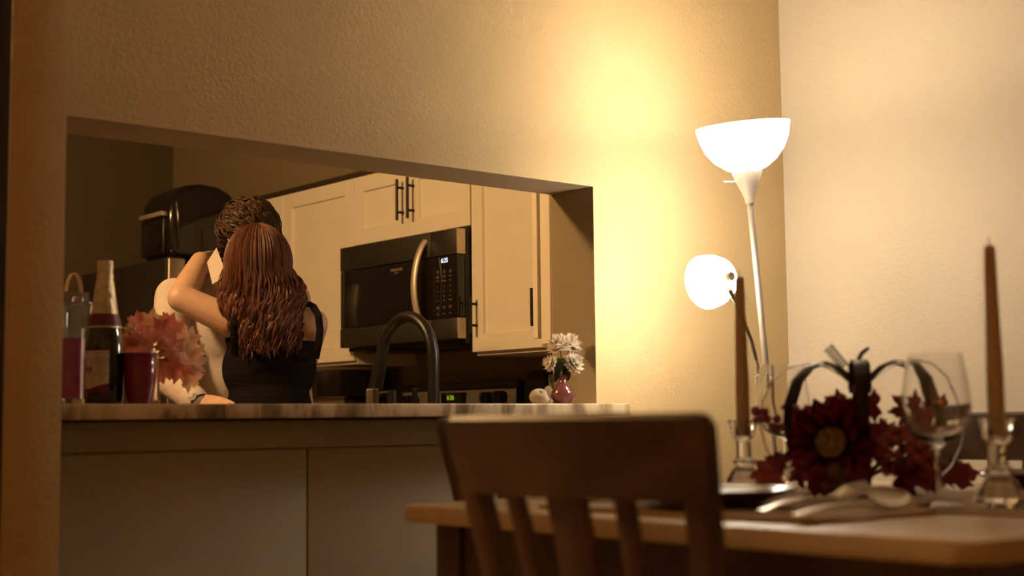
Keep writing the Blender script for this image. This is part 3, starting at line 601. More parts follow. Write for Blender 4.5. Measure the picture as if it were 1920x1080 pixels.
def make_chair(label, loc, rz, group):
    t = thing('dining_chair', label, 'chair', loc, group, rz)
    ZS, ZTP = 0.63, 1.0935
    def bx(z): return -0.185 - 0.10 * (z - ZS) / (ZTP - ZS) if z > ZS else -0.185 - 0.05 * (ZS - z) / ZS
    def hw(z): return 0.165 + 0.058 * (z - ZS) / (ZTP - ZS) if z > ZS else 0.165
    zc0, zc1 = 0.996, ZTP
    # curved crest board
    b = bmesh.new(); n = 14; cols = []
    for s in [-1, -0.994, -0.98, -0.955] + [-0.92 + 1.84 * k / n for k in range(n + 1)] + [0.955, 0.98, 0.994, 1]:
        ring = []; e_ = max(0, (abs(s) - 0.95) / 0.05); end = 0.011 * (1 - math.sqrt(max(0, 1 - e_ * e_)))
        for z, dx in ((zc0 + end * 0.3, -0.011), (zc1 - 0.006 - end, -0.011), (zc1 - end, -0.005), (zc1 - end, 0.005), (zc1 - 0.006 - end, 0.011), (zc0 + end * 0.3, 0.011)):
            ring.append(b.verts.new((bx(z) + dx - 0.016 * (1 - s * s) + 0.004, s * (hw(z) - 0.002), z)))
        cols.append(ring)
    for k in range(len(cols) - 1):
        for i in range(6): b.faces.new((cols[k][i], cols[k][(i+1) % 6], cols[k+1][(i+1) % 6], cols[k+1][i]))
    b.faces.new(cols[0][::-1]); b.faces.new(cols[-1])
    build('crest_rail', b, M_wood, t)
    def slat(name, y, wd, th, z0, z1, off):
        b = bmesh.new(); rows = []
        for k in range(9):
            z = z0 + (z1 - z0) * k / 8; c = y * hw(z) / hw(zc0)
            x = bx(z) + off(z)
            rows.append([b.verts.new((x + sx * th / 2, c + sy * wd / 2, z)) for sx, sy in ((-1, -1), (1, -1), (1, 1), (-1, 1))])
        for k in range(8):
            for i in range(4): b.faces.new((rows[k][i], rows[k][(i+1) % 4], rows[k+1][(i+1) % 4], rows[k+1][i]))
        b.faces.new(rows[0][::-1]); b.faces.new(rows[-1])
        bmesh.ops.recalc_face_normals(b, faces=b.faces)
        bmesh.ops.bevel(b, geom=[e for e in b.edges if abs(e.verts[0].co.z - e.verts[1].co.z) > 0.01], offset=0.003, segments=2, profile=0.5, affect='EDGES')
        return build(name, b, M_wood, t)
    h0 = hw(zc0)
    for s in (-1, 1): slat('back_post', s * (h0 - 0.020), 0.034, 0.026, 0, zc0 + 0.004, lambda z: 0.004)
    for y, wd in ((-0.088, 0.026), (0.008, 0.062), (0.100, 0.026)): slat('back_slat', y, wd, 0.014, ZS + 0.012, zc0 + 0.004, lambda z: -0.010 * (z - ZS) / 0.36)
    b = bmesh.new(); box(b, (-0.166, -0.205, ZS - 0.03), (0.215, 0.205, ZS), 0.012, 3); build('seat', b, M_wood, t)
    for s in (-1, 1):
        b = bmesh.new(); box(b, (0.165, s * 0.165 - 0.019, 0), (0.203, s * 0.165 + 0.019, ZS - 0.0305), 0.003, 1); build('front_leg', b, M_wood, t)
        b = bmesh.new(); box(b, (-0.171, s * 0.168 - 0.009, 0.22), (0.1645, s * 0.168 + 0.009, 0.25), 0.002, 1); build('stretcher', b, M_wood, t)
    b = bmesh.new(); box(b, (0.172, -0.1455, 0.17), (0.19, 0.1455, 0.2), 0.002, 1); build('stretcher', b, M_wood, t)
    return t
GC = 'dark slat-back chairs around the counter-height table'
make_chair('dark slat-back chair in front of the pale table, its whole back in view', (1.401, 1.219, 0), 0, GC)
make_chair('dark chair at the bar end of the table, mostly hidden behind the nearest chair', (1.705, 1.660, 0), -PI / 2, GC)
yl = on(1752, 785, x=2.64).y
make_chair('dark chair across the table behind the wine glass and tall candle', (2.36, yl - 0.228, 0), PI, GC)

# cloths
def cloth(name, label, x0, x1, y0, y1, z, th, amp=0.0015, cut=None):
    b = bmesh.new(); n, k_ = 16, 20; G = []
    for lev in (0, 1):
        L = []
        for i in range(n + 1):
            row = []
            for j in range(k_ + 1):
                x, y = x0 + (x1 - x0) * i / n, y0 + (y1 - y0) * j / k_
                wob = amp * (math.sin(i * 0.9 + j * 0.5) + math.sin(j * 1.1 - i * 0.3)) if lev else 0
                ex = 0.003 * math.sin(j * 0.7) if i in (0, n) else 0; ey = 0.003 * math.sin(i * 0.8) if j in (0, k_) else 0
                row.append(b.verts.new((x + ex, y + ey, z + (th + wob if lev else 0))))
            L.append(row)
        G.append(L)
    for i in range(n):
        for j in range(k_):
            b.faces.new((G[1][i][j], G[1][i+1][j], G[1][i+1][j+1], G[1][i][j+1])); b.faces.new((G[0][i][j], G[0][i][j+1], G[0][i+1][j+1], G[0][i+1][j]))
    for i in range(n):
        for j in (0, k_): b.faces.new((G[0][i][j], G[0][i+1][j], G[1][i+1][j], G[1][i][j]))
    for j in range(k_):
        for i in (0, n): b.faces.new((G[0][i][j], G[0][i][j+1], G[1][i][j+1], G[1][i][j]))
    return tag(build(name, b, M_cloth), label, 'cloth')
cloth('placemat', 'tan linen placemat under the plum plate and cutlery at the table edge', 1.410, 1.672, 1.088, 1.60, ZTB + 0.0004, 0.006, 0.001)
cloth('table_runner', 'tan linen runner along the table under candles and flowers', 1.685, 2.16, 0.835, 1.83, ZTB + 0.0004, 0.0035, 0.0008)
ZRUN = ZTB + 0.0060

# plates
def plate(label, x, y, z, R, h):
    t = thing('dinner_plate', label, 'plate', (x, y, z), 'plum stoneware plates')
    b = bmesh.new(); lathe(b, [(0, 0.0), (R*0.55, 0.0), (R*0.6, 0.003), (R*0.92, h*0.8), (R, h), (R*0.985, h+0.003), (R*0.9, h*0.85+0.003), (R*0.62, 0.008), (0, 0.006)], 56); build('plate_body', b, M_plate, t)
    b = bmesh.new(); lathe(b, [(R*0.5, -0.0005), (R*0.54, -0.0005), (R*0.54, 0.0004), (R*0.5, 0.0004), (R*0.5, -0.0005)], 40); build('foot_ring', b, M_plate, t)
plate('plum stoneware plate on the placemat half hidden behind the nearest chair', 1.538, 1.372, ZTB + 0.0098, 0.122, 0.020)
q = on(1940, 909, z=ZTB + 0.01)
plate('plum stoneware plate at the far side of the table behind the right candle', 2.31, 1.275, ZTB + 0.0012, 0.125, 0.030)

# cutlery resting on the placemat, tips raised
def along(p0, p1, sag, n=16): return [p0.lerp(p1, k / n) + V(0, 0, sag(k / n)) for k in range(n + 1)]
f0, f1 = on(1425, 960, z=ZTB + 0.0115), on(1632, 913, s=1295)
s0, s1 = on(1489, 969, z=ZTB + 0.0115), on(1697, 928, s=1330)
def cutlery(name, label, p0, p1, kind):
    t = thing(name, label, name, p0)
    d = (p1 - p0); L = d.length; side = d.cross(V(0, 0, 1)).normalized()
    b = bmesh.new()
    hl = 0.66 if kind == 'spoon' else 0.62
    pts = along(p0, p0 + d * hl, lambda q: 0.006 * math.sin(PI * min(q * 1.1, 1)))
    ws = [0.0095 - 0.005 * min(1, (k / 16) * 1.25) for k in range(17)]
    tube(b, pts, ws, 10, hint=side, flat=0.28); build('handle', b, M_silver, t, world=True)
    b = bmesh.new(); q0 = Vector(pts[-1]); upn = side.cross(d).normalized(); side = (side * 0.80 - upn * 0.60).normalized(); p1 = p1 + V(0, 0, 0.004)
    if kind == 'fork':
        pal = [q0, q0.lerp(p1, 0.15), q0.lerp(p1, 0.32), q0.lerp(p1, 0.5)]
        pal = [p - V(0, 0, 0.004 * math.sin(PI * k / 3)) for k, p in enumerate(pal)]
        tube(b, pal, [0.0045, 0.009, 0.0115, 0.0115], 10, hint=side, flat=0.22)
        for k in (-1.5, -0.5, 0.5, 1.5):
            tube(b, [pal[-1] + side * (k * 0.0062) - d.normalized() * 0.004, q0.lerp(p1, 0.75) + side * (k * 0.0062) - V(0, 0, 0.001), p1 + side * (k * 0.0062)], [0.0022, 0.0021, 0.0012], 8)
        build('fork_head', b, M_silver, t, world=True)
    else:
        c = q0.lerp(p1, 0.52); half = (p1 - q0).length * 0.52
        n_ = side.cross(d).normalized()
        M = Matrix((d.normalized(), side, n_)).transposed().to_4x4(); M.translation = c
        tb = bmesh.new(); bmesh.ops.create_uvsphere(tb, u_segments=28, v_segments=16, radius=1)
        bmesh.ops.delete(tb, geom=[v for v in tb.verts if v.co.z > 0.05], context='VERTS')
        for v in tb.verts: v.co = V(v.co.x * half, v.co.y * 0.0225 * (1 - 0.15 * v.co.x), v.co.z * 0.009 + 0.002)
        bmesh.ops.solidify(tb, geom=tb.faces[:], thickness=0.0012)
        tb.transform(M); merge(b, tb); build('spoon_bowl', b, M_silver, t, world=True)
    return t
cutlery('fork', 'steel dinner fork on the placemat with raised tines', f0, f1, 'fork')
cutlery('spoon', 'steel spoon lying right of the fork on the placemat', s0, s1, 'spoon')
k0, k1 = V(1.50, 1.578, ZTB + 0.0105), V(1.66, 1.572, ZTB + 0.0105)
t = thing('table_knife', 'steel table knife lying left of the plate, glimpsed between chair slats', 'knife', k0)
b_ = bmesh.new(); tube(b_, [k0 - V(.07, 0, 0), k0 + V(0.02, 0, 0)], [0.008, 0.006], 10, hint=(0, 1, 0), flat=0.4); build('handle', b_, M_silver, t, world=True)
b_ = bmesh.new(); tube(b_, [k0 + V(0.0205, 0, 0), k0 + V(0.07, 0, 0), k1], [0.006, 0.009, 0.003], 8, hint=(0, 1, 0), flat=0.12); build('blade', b_, M_silver, t, world=True)

# wine glasses
def wine_glass(label, x, y, z, H):
    t = thing('wine_glass', label, 'glass', (x, y, z), 'wine glasses on the table'); k = H / 0.222
    b = bmesh.new()
    o_ = [(0.0385, 0.222), (0.044, 0.19), (0.0485, 0.16), (0.0490, 0.145), (0.046, 0.125), (0.036, 0.104), (0.018, 0.0925), (0.006, 0.087)]
    i_ = [(0.0, 0.0955), (0.016, 0.0975), (0.0345, 0.1075), (0.0445, 0.127), (0.0476, 0.146), (0.0471, 0.16), (0.0427, 0.19), (0.0375, 0.222)]
    prof = [(0, 0.0), (0.034, 0.0), (0.0345, 0.0015), (0.02, 0.004), (0.006, 0.008), (0.0042, 0.02), (0.0038, 0.05), (0.0042, 0.08)] + o_[::-1] + i_[::-1]
    lathe(b, [(r * k, zz * k) for r, zz in prof], 48); build('glass_body', b, M_glass, t)
g1 = on(1763, 950, z=ZRUN - 0.001); wine_glass('empty wine glass in front of the pumpkin beside the right candle', g1.x, g1.y, ZRUN, 0.214)
g2 = on(1473, 914, z=ZRUN - 0.001); wine_glass('empty wine glass behind the left side of the wire pumpkin', g2.x, g2.y, ZRUN, 0.222)

# candlesticks and tapers
def candle(lab1, lab2, x, y, z, H, wick_lean):
    t = thing('candle_holder', lab1, 'candle holder', (x, y, z), 'pressed glass candle holders')
    b = bmesh.new(); seg = 10
    prof = [(0, 0), (0.036, 0), (0.037, 0.006), (0.034, 0.012), (0.030, 0.024), (0.019, 0.040), (0.015, 0.043), (0.019, 0.047), (0.020, 0.051), (0.0155, 0.055), (0.013, 0.058), (0.013, 0.085), (0.0155, 0.089), (0.020, 0.094), (0.021, 0.106), (0.0245, 0.116), (0.0275, 0.119), (0.0275, 0.122), (0.0145, 0.122), (0.0125, 0.096), (0, 0.095)]
    lathe(b, prof, seg); bmesh.ops.bevel(b, geom=[e for e in b.edges if len(e.link_faces) == 2 and e.calc_face_angle(0) > 0.5], offset=0.0008, segments=1, affect='EDGES')
    build('holder_body', b, M_glass, t, smooth=False)
    c = thing('taper_candle', lab2, 'candle', (x, y, z + 0.0955), 'tan taper candles')
    b = bmesh.new(); r0, r1 = 0.0118, 0.0078
    lathe(b, [(0, 0), (r0 * 0.92, 0), (r0, 0.01), (r0, 0.03), (r0 * 1.0, 0.09), (r0 - 0.0012, H * 0.5), (r1 + 0.0006, H - 0.02), (r1, H - 0.004), (r1 - 0.0015, H), (0.002, H + 0.0005), (0, H - 0.001)], 28); build('wax', b, M_wax, c)
    b = bmesh.new(); tube(b, [(0, 0, H - 0.004), (0, 0, H + 0.005), (wick_lean, 0, H + 0.012)], 0.0009, 6); build('wick', b, M_twig, c)
q = on(1876, 951, z=ZRUN - 0.001); candle('pressed glass candle holder at the right of the wire pumpkin', 'tan unlit taper candle, the taller looking one at the right', q.x, q.y, ZRUN, 0.268, -0.001)
q = on(1397, 922, z=ZRUN - 0.001); candle('pressed glass candle holder beyond the plate in front of the lamp', 'tan unlit taper candle standing in front of the lit reading shade', q.x, q.y, ZRUN, 0.276, 0.001)

# wire pumpkin
PX, PY = 2.0, 1.442
t = thing('wire_pumpkin', 'dark metal-band pumpkin frame with a coiled spring and curled stem', 'decoration', (PX, PY, ZRUN))
prof = [(0.012, 0.178), (0.03, 0.194), (0.055, 0.209), (0.085, 0.2165), (0.118, 0.209), (0.146, 0.186), (0.163, 0.150), (0.168, 0.112), (0.160, 0.075), (0.142, 0.040), (0.112, 0.012), (0.075, 0.0035), (0.03, 0.003)]
az0 = math.atan2(-PY, -PX) + 0.02
pp = []
for i in range(len(prof) - 1):
    for k in range(3): pp.append(tuple(prof[i][c] + (prof[i+1][c] - prof[i][c]) * k / 3 for c in (0, 1)))
pp.append(prof[-1])
for k in range(8):
    a = az0 + k * PI / 4; dr = V(math.cos(a), math.sin(a), 0); tg = V(-math.sin(a), math.cos(a), 0)
    b_ = bmesh.new(); tube(b_, [dr * r + V(0, 0, z + 0.0012) for r, z in pp], 0.0105, 8, hint=tg, flat=0.12); build('metal_band', b_, M_bronze, t)
b_ = bmesh.new(); lathe(b_, [(0, 0.165), (0.018, 0.165), (0.02, 0.175), (0.018, 0.215), (0.014, 0.222), (0, 0.222)], 20); build('stem_post', b_, M_bronze, t)
c0 = V(PX, PY, ZRUN)
def rel(u, v, s=1122): return on(u, v, s=s) - c0
b_ = bmesh.new(); tube(b_, [rel(1606, 690), rel(1609, 676), rel(1616, 662), rel(1629, 652)], [0.004, 0.0042, 0.004, 0.0028], 10); build('curled_stem', b_, M_bronze, t)
b_ = bmesh.new(); pA, pB = rel(1583, 688), rel(1552, 650); dd = (pB - pA); a_, bb_ = frame(dd); N = 9
tube(b_, [rel(1600, 694), rel(1592, 690)] + [pA + dd * (k / (N * 14)) + a_ * 0.0085 * math.cos(2*PI*k/14) + bb_ * 0.0085 * math.sin(2*PI*k/14) for k in range(N * 14)], 0.0013, 6); build('coiled_spring', b_, M_bronze, t)

# flowers and leaves in the pumpkin
LEAF = [(90, 1.0), (80, 0.76), (74, 0.84), (66, 0.60), (57, 0.76), (46, 0.97), (38, 0.76), (31, 0.78), (22, 0.56), (11, 0.68), (-1, 0.84), (-13, 0.60), (-27, 0.54), (-42, 0.50), (-62, 0.25), (-86, 0.12)]
def leaf_mesh(name, material, cup=-0.18, fold=0.10, seed=0):
    rnd = random.Random(seed); b = bmesh.new()
    pol = LEAF + [(180 - a, r) for a, r in LEAF[::-1][:-1]]
    top, mid = [], []
    def z(x, y): 
        th = math.atan2(y, x); r = math.hypot(x, y)
        return cup * r * r + fold * r * math.cos(4 * (th - PI/2)) + 0.05 * r * math.sin(3 * th + seed)
    for a, r in pol:
        r *= rnd.uniform(0.93, 1.07); x, y = r * math.cos(math.radians(a)), r * math.sin(math.radians(a))
        top.append(b.verts.new((x, y, z(x, y)))); mid.append(b.verts.new((x * 0.5, y * 0.5, z(x * 0.5, y * 0.5))))
    c = b.verts.new((0, 0, 0.0)); n = len(pol)
    for i in range(n):
        j = (i + 1) % n
        b.faces.new((mid[i], top[i], top[j], mid[j])); b.faces.new((c, mid[i], mid[j]))
    bmesh.ops.solidify(b, geom=b.faces[:], thickness=0.012)
    bmesh.ops.recalc_face_normals(b, faces=b.faces)
    for f in b.faces: f.smooth = True
    me = bpy.data.meshes.new(name); b.to_mesh(me); b.free(); me.materials.append(material); return me
LM = {k: [leaf_mesh('maple_leaf', mm, c, f, s) for c, f, s in ((-0.2, 0.10, 1), (0.22, 0.12, 2), (-0.35, 0.08, 3))] for k, mm in (('pink', M_leafpink), ('cream', M_leafcream), ('red', M_leafred), ('olive', M_leafolive))}
def put_leaf(parent, kind, pos, size, normal, spin, i):
    o = bpy.data.objects.new('maple_leaf', LM[kind][i % 3]); COL.objects.link(o); o.parent = parent
    M = zmat(normal, pos) @ Matrix.Rotation(spin, 4, 'Z') @ Matrix.Scale(size, 4)
    low = min((M @ v.co).z for v in o.data.vertices)
    if low < 0.002: M = Matrix.Translation((0, 0, 0.002 - low)) @ M
    o.matrix_local = M; return o
toc = (CAM - c0).normalized()
t = thing('floral_arrangement', 'burgundy sunflower, maple leaves and berry sprays filling the wire pumpkin', 'flowers', c0)
sf = on(1562, 832, s=1182) - c0
nrm = (toc + C_R * -0.25 + V(0, 0, 0.1)).normalized()
Ms = zmat(nrm, sf)
pb = bmesh.new()
for i in range(7):
    pass
def petal_mesh(name, L, W, material, curl, n=7):
    b = bmesh.new(); rows = []
    for k in range(n):
        s = k / (n - 1); wd = W * (math.sin(PI * (0.12 + 0.86 * s ** 0.85)) ** 0.8) * (1 if s < 0.98 else 0.1)
        zz = curl * s * s * L
        rows.append([b.verts.new((x * wd, s * L, zz + 0.12 * W * abs(x))) for x in (-1, 0, 1)])
    for k in range(n - 1):
        for i in (0, 1): b.faces.new((rows[k][i], rows[k][i+1], rows[k+1][i+1], rows[k+1][i]))
    bmesh.ops.solidify(b, geom=b.faces[:], thickness=0.0006); bmesh.ops.recalc_face_normals(b, faces=b.faces)
    for f in b.faces: f.smooth = True
    me = bpy.data.meshes.new(name); b.to_mesh(me); b.free(); me.materials.append(material); return me
P1 = petal_mesh('petal', 0.056, 0.0145, M_petalred, 0.25); P2 = petal_mesh('petal', 0.051, 0.0135, M_petalred, 0.65); P3 = petal_mesh('petal', 0.059, 0.0155, M_petalred, -0.1)
rnd = random.Random(3)
for L_, pm, tilt, r0, n_ in ((0, P3, -0.05, 0.022, 13), (1, P1, 0.2, 0.022, 13), (2, P2, 0.45, 0.021, 11)):
    for k in range(n_):
        o = bpy.data.objects.new('petal', pm); COL.objects.link(o); o.parent = t
        o.matrix_local = Ms @ Matrix.Rotation(2*PI*(k + 0.5*L_ + rnd.uniform(-.15, .15))/n_, 4, 'Z') @ Matrix.Translation((0, r0, 0.002*L_)) @ Matrix.Rotation(tilt + rnd.uniform(-.12, .12), 4, 'X')
b_ = bmesh.new(); lathe(b_, [(0, -0.004), (0.034, -0.004), (0.036, 0.004), (0.030, 0.012), (0, 0.012)], 30, Ms); build('flower_ring', b_, M_seeddark, t, label='dark brown ring')
b_ = bmesh.new(); lathe(b_, [(0, 0.0125), (0.025, 0.0125), (0.024, 0.019), (0.012, 0.023), (0, 0.024)], 30, Ms); build('flower_center', b_, M_seed, t, label='golden seed center')
b_ = bmesh.new(); tube(b_, [Ms @ V(0, 0, -0.005), V(-0.02, 0.0, 0.05), V(0, 0, 0.006)], 0.0035, 8); build('stem', b_, M_stem, t)
def pl(u, v, s): return on(u, v, s=s) - c0
for i, (kd, u, v, s, size, nx, nz, spin) in enumerate([
    ('red', 1443, 890, 1175, 0.040, -.2, .35, 0.9), ('red', 1500, 880, 1190, 0.034, .1, .1, 2.4), ('red', 1465, 868, 1160, 0.034, 0, .5, -.5),
    ('red', 1500, 790, 1130, 0.036, -.3, .2, .2), ('red', 1528, 905, 1235, 0.036, .1, .0, 3.0), ('olive', 1560, 912, 1240, 0.036, .1, -.1, 2.8), ('red', 1600, 905, 1245, 0.036, .2, -.2, 3.4),
    ('red', 1712, 770, 1110, 0.044, .1, .1, .1), ('red', 1735, 800, 1120, 0.044, .3, .3, -.5), ('red', 1765, 775, 1050, 0.046, .1, .2, -.3), ('red', 1690, 905, 1220, 0.038, .2, .1, 2.9), ('red', 1728, 915, 1200, 0.036, .3, .2, 3.5),
    ('red', 1790, 915, 1120, 0.042, .4, .4, -1.9), ('red', 1745, 930, 1195, 0.026, .1, .0, 2.6), ('olive', 1805, 884, 1040, 0.036, .1, .7, -1.4), ('red', 1640, 760, 1090, 0.036, 0, .1, 0), ('red', 1580, 760, 1100, 0.036, -.2, .1, .3), ('red', 1660, 815, 1150, 0.034, .2, 0, -.7),
    ('red', 1810, 905, 1085, 0.034, .2, .2, -1.2), ('olive', 1452, 872, 1110, 0.03, 0, .6, 1.4), ('red', 1545, 775, 1120, 0.034, -.1, .2, .5)]):
    put_leaf(t, kd, pl(u, v, s), size, toc + C_R * nx + V(0, 0, nz), spin, i)
bb = bmesh.new(); bmesh.ops.create_icosphere(bb, subdivisions=2, radius=1)
for f in bb.faces: f.smooth = True
BM = bpy.data.meshes.new('berry'); bb.to_mesh(BM); bb.free(); BM.materials.append(M_berryred)
def berries(u, v, s, ru, rv, n, r, seed):
    rnd = random.Random(seed); placed = []
    for _ in range(n * 30):
        if len(placed) >= n: break
        d = V(rnd.gauss(0, 1), rnd.gauss(0, 1), rnd.gauss(0, 1)).normalized() * rnd.uniform(0.75, 1)
        p = pl(u, v, s) + C_R * d.x * ru / s + V(0, 0, 1) * d.y * rv / s - C_F * d.z * 0.6 * min(ru, rv) / s
        if p.z < 0.012 or any((p - q).length < r * 1.55 for q in placed): continue
        placed.append(p)
        o = bpy.data.objects.new('berry', BM); COL.objects.link(o); o.parent = t
        o.matrix_local = Matrix.Translation(p) @ Matrix.Scale(r * rnd.uniform(0.85, 1.12), 4)
    return placed
berries(1424, 782, 1150, 16, 16, 12, 0.0082, 1); berries(1455, 797, 1150, 15, 13, 9, 0.0075, 2)
berries(1698, 850, 1195, 56, 48, 80, 0.0085, 3); berries(1577, 752, 1105, 8, 10, 5, 0.0072, 4); berries(1512, 775, 1120, 9, 7, 4, 0.0065, 5)
berries(1605, 725, 1122, 8, 6, 3, 0.0075, 6); berries(1480, 765, 1130, 12, 6, 5, 0.0065, 8)
b_ = bmesh.new()
for tgt in ((1424, 782, 1150), (1577, 752, 1105), (1698, 850, 1190), (1443, 890, 1175), (1790, 915, 1120), (1765, 775, 1050), (1500, 790, 1130), (1712, 770, 1110), (1512, 775, 1120), (1805, 884, 1040)):
    p = pl(*tgt); tube(b_, [V(0, 0, 0.02), V(p.x * .5, p.y * .5, 0.06), p], [0.003, 0.0022, 0.0014], 7)
build('twigs', b_, M_twig, t)

# ============================================================ THINGS ON THE BAR
def q_at(u, y): p = on(u, 755, y=y); return V(p.x, y, ZT + 0.0005)
# sparkling cider bottle
p = q_at(193.5, 2.80); t = thing('cider_bottle', 'dark sparkling cider bottle with gold foil neck and cream label on the bar', 'bottle', p)
b_ = bmesh.new(); lathe(b_, [(0, 0.004), (0.012, 0.002), (0.034, 0), (0.0385, 0.004), (0.0405, 0.012), (0.0408, 0.10), (0.0402, 0.125), (0.037, 0.150), (0.0305, 0.175), (0.0262, 0.19), (0.018, 0.25), (0.0145, 0.285), (0.0145, 0.292), (0, 0.293)], 48); build('bottle_body', b_, M_bglass, t)
b_ = bmesh.new(); lathe(b_, [(0.0278, 0.188), (0.0274, 0.193), (0.022, 0.232), (0.0185, 0.258), (0.0168, 0.264), (0.0178, 0.267), (0.0178, 0.271), (0.0165, 0.274), (0.0168, 0.298), (0.0155, 0.3025), (0, 0.3035)], 40)
for v in b_.verts:
    if v.co.z < 0.302 and v.co.x ** 2 + v.co.y ** 2 > 1e-6:
        k = 1 + 0.018 * math.sin(v.co.z * 700 + math.atan2(v.co.y, v.co.x) * 5); v.co.x *= k; v.co.y *= k
build('neck_foil', b_, M_foil, t, label='crinkled gold foil')
b_ = bmesh.new(); lathe(b_, [(0.0348, 0.164), (0.0275, 0.190), (0.0290, 0.190), (0.0362, 0.164), (0.0348, 0.164)], 40); build('neck_band', b_, M_band, t, label='burgundy neck band')
b_ = bmesh.new(); lathe(b_, [(0.0350, 0.1605), (0.0345, 0.1638), (0.0364, 0.1638), (0.0369, 0.1605), (0.0350, 0.1605)], 40); build('band_edge', b_, M_foil, t)
tocam = math.atan2(-p.y, -p.x)
def curved_patch(a0, a1, z0, z1, r, n=14, top=None):
    b = bmesh.new(); A, B = [], []
    for k in range(n + 1):
        a = a0 + (a1 - a0) * k / n; zz0 = z0(k / n) if callable(z0) else z0; zz1 = z1(k / n) if callable(z1) else z1
        A.append([b.verts.new((r * math.cos(a), r * math.sin(a), z)) for z in (zz0, zz1)]); B.append([b.verts.new(((r - .0004) * math.cos(a), (r - .0004) * math.sin(a), z)) for z in (zz0, zz1)])
    for k in range(n):
        b.faces.new((A[k][0], A[k+1][0], A[k+1][1], A[k][1])); b.faces.new((B[k][0], B[k][1], B[k+1][1], B[k+1][0]))
    return b
lz0, lz1 = 0.030, 0.112
lab = build('label', curved_patch(tocam - 1.15, tocam + 0.25, lambda s: lz0 + 0.016 * max(0, 1 - abs(s - 0.0) * 1.3) * 0 + 0.0, lz1, 0.04135, 24), M_label, t, label='cream paper label')
build('label_border', curved_patch(tocam - 1.15, tocam + 0.25, lambda s: 0.026, lambda s: 0.034 + 0.016 * max(0, (s - 0.35)) ** 0.8, 0.0417, 24), M_inkred, t, label='burgundy label border')
build('label_border', curved_patch(tocam - 1.15, tocam + 0.25, lz1 + 0.0005, lz1 + 0.004, 0.0415, 24), M_inkred, t, label='burgundy label border')
def on_bottle(da, z, r=0.0421):
    a = tocam + da; n_ = V(math.cos(a), math.sin(a), 0); x_ = V(-math.sin(a), math.cos(a), 0)
    M = Matrix((x_, V(0, 0, 1), n_)).transposed().to_4x4(); M.translation = p + n_ * r + V(0, 0, z); return M
# local x of the writing runs to the viewer's right
for s, da, z, sz in (('Nutrition Facts', -0.08, 0.107, 0.0050), ('Serv. size 8 fl oz', -0.08, 0.1015, 0.0034), ('Calories 110', -0.08, 0.0925, 0.0058), ('Total Fat 0g', -0.08, 0.0855, 0.0034), ('Sodium 10mg', -0.08, 0.0810, 0.0034), ('Total Carb. 27g', -0.08, 0.0765, 0.0034), ('Sugars 26g', -0.08, 0.0720, 0.0034), ('Protein 0g', -0.08, 0.0675, 0.0034), ('Vitamin C 0%', -0.08, 0.0600, 0.0034), ('Iron 0%', -0.08, 0.0555, 0.0034)):
    text('lettering', s, sz, on_bottle(da, z), M_ink, lab, extr=0.0001)
for z in (0.0975, 0.0885, 0.0635):
    M = on_bottle(-0.08, z); b_ = bmesh.new(); box(b_, (-0.0155, -0.0004, 0), (0.0155, 0.0004, 0.0002)); b_.transform(Matrix.Translation(-p) @ M); build('printed_rule', b_, M_ink, lab, smooth=False)
text('lettering', 'ay', 0.022, on_bottle(-0.78, 0.076), M_ink, lab, extr=0.0001)

# magenta candle in a clear glass
p = q_at(131, 2.74); hh = on(131, 635, y=2.74).z - p.z
t = thing('candle_glass', 'clear straight glass filled with magenta wax between the stub wall and the bottle', 'candle', p)
b_ = bmesh.new(); R_ = 0.029; lathe(b_, [(0, 0), (R_, 0), (R_ + 0.001, 0.004), (R_ + 0.001, hh + 0.02), (R_ - 0.001, hh + 0.02), (R_ - 0.001, 0.012), (0, 0.012)], 36); build('glass_body', b_, M_glass, t)
b_ = bmesh.new(); lathe(b_, [(0, 0.0125), (R_ - 0.0014, 0.0125), (R_ - 0.0014, hh), (0, hh - 0.002)], 36); build('wax', b_, M_magenta, t)
b_ = bmesh.new(); tube(b_, [(0, 0, hh - 0.003), (0.001, 0, hh + 0.008)], 0.001, 6); build('wick', b_, M_twig, t)
# lidded glass jar
p = q_at(143, 2.875); hh = on(143, 571, y=2.875).z - p.z
t = thing('glass_jar', 'empty glass jar with a flat glass lid behind the magenta candle glass', 'jar', p)
R_ = 0.034; b_ = bmesh.new(); lathe(b_, [(0, 0), (R_, 0), (R_, 0.005), (R_, hh - 0.006), (R_ + 0.002, hh), (R_ - 0.001, hh), (R_ - 0.003, hh - 0.006), (R_ - 0.003, 0.007), (0, 0.007)], 36); build('jar_body', b_, M_glass, t)
b_ = bmesh.new(); lathe(b_, [(0, hh + 0.0005), (R_ + 0.001, hh + 0.0005), (R_ + 0.001, hh + 0.004), (0.012, hh + 0.006), (0.012, hh + 0.014), (0.010, hh + 0.016), (0, hh + 0.016)], 30); build('jar_lid', b_, M_glass, t)
# brown card box with a curl of cream paper, behind the jar
p = q_at(138, 2.932); hh = on(150, 549, y=2.932).z - p.z
t = thing('card_box', 'brown card box with a curl of cream paper sticking out behind the jar', 'box', p)
b_ = bmesh.new(); box(b_, (-0.036, -0.016, 0), (0.024, 0.016, hh), 0.002); build('box_body', b_, M_brownpaper, t)
z0 = on(140, 512, y=2.932).z - p.z
b_ = bmesh.new(); pts = [(-0.004 - 0.018 * math.cos(a), 0, hh - 0.012 + (z0 - hh + 0.012) * math.sin(a)) for a in (PI * k / 14 for k in range(15))]
tube(b_, pts, 0.010, 10, hint=(0, 1, 0), flat=0.09); build('paper_curl', b_, M_paper, t, label='curled strip of cream paper')
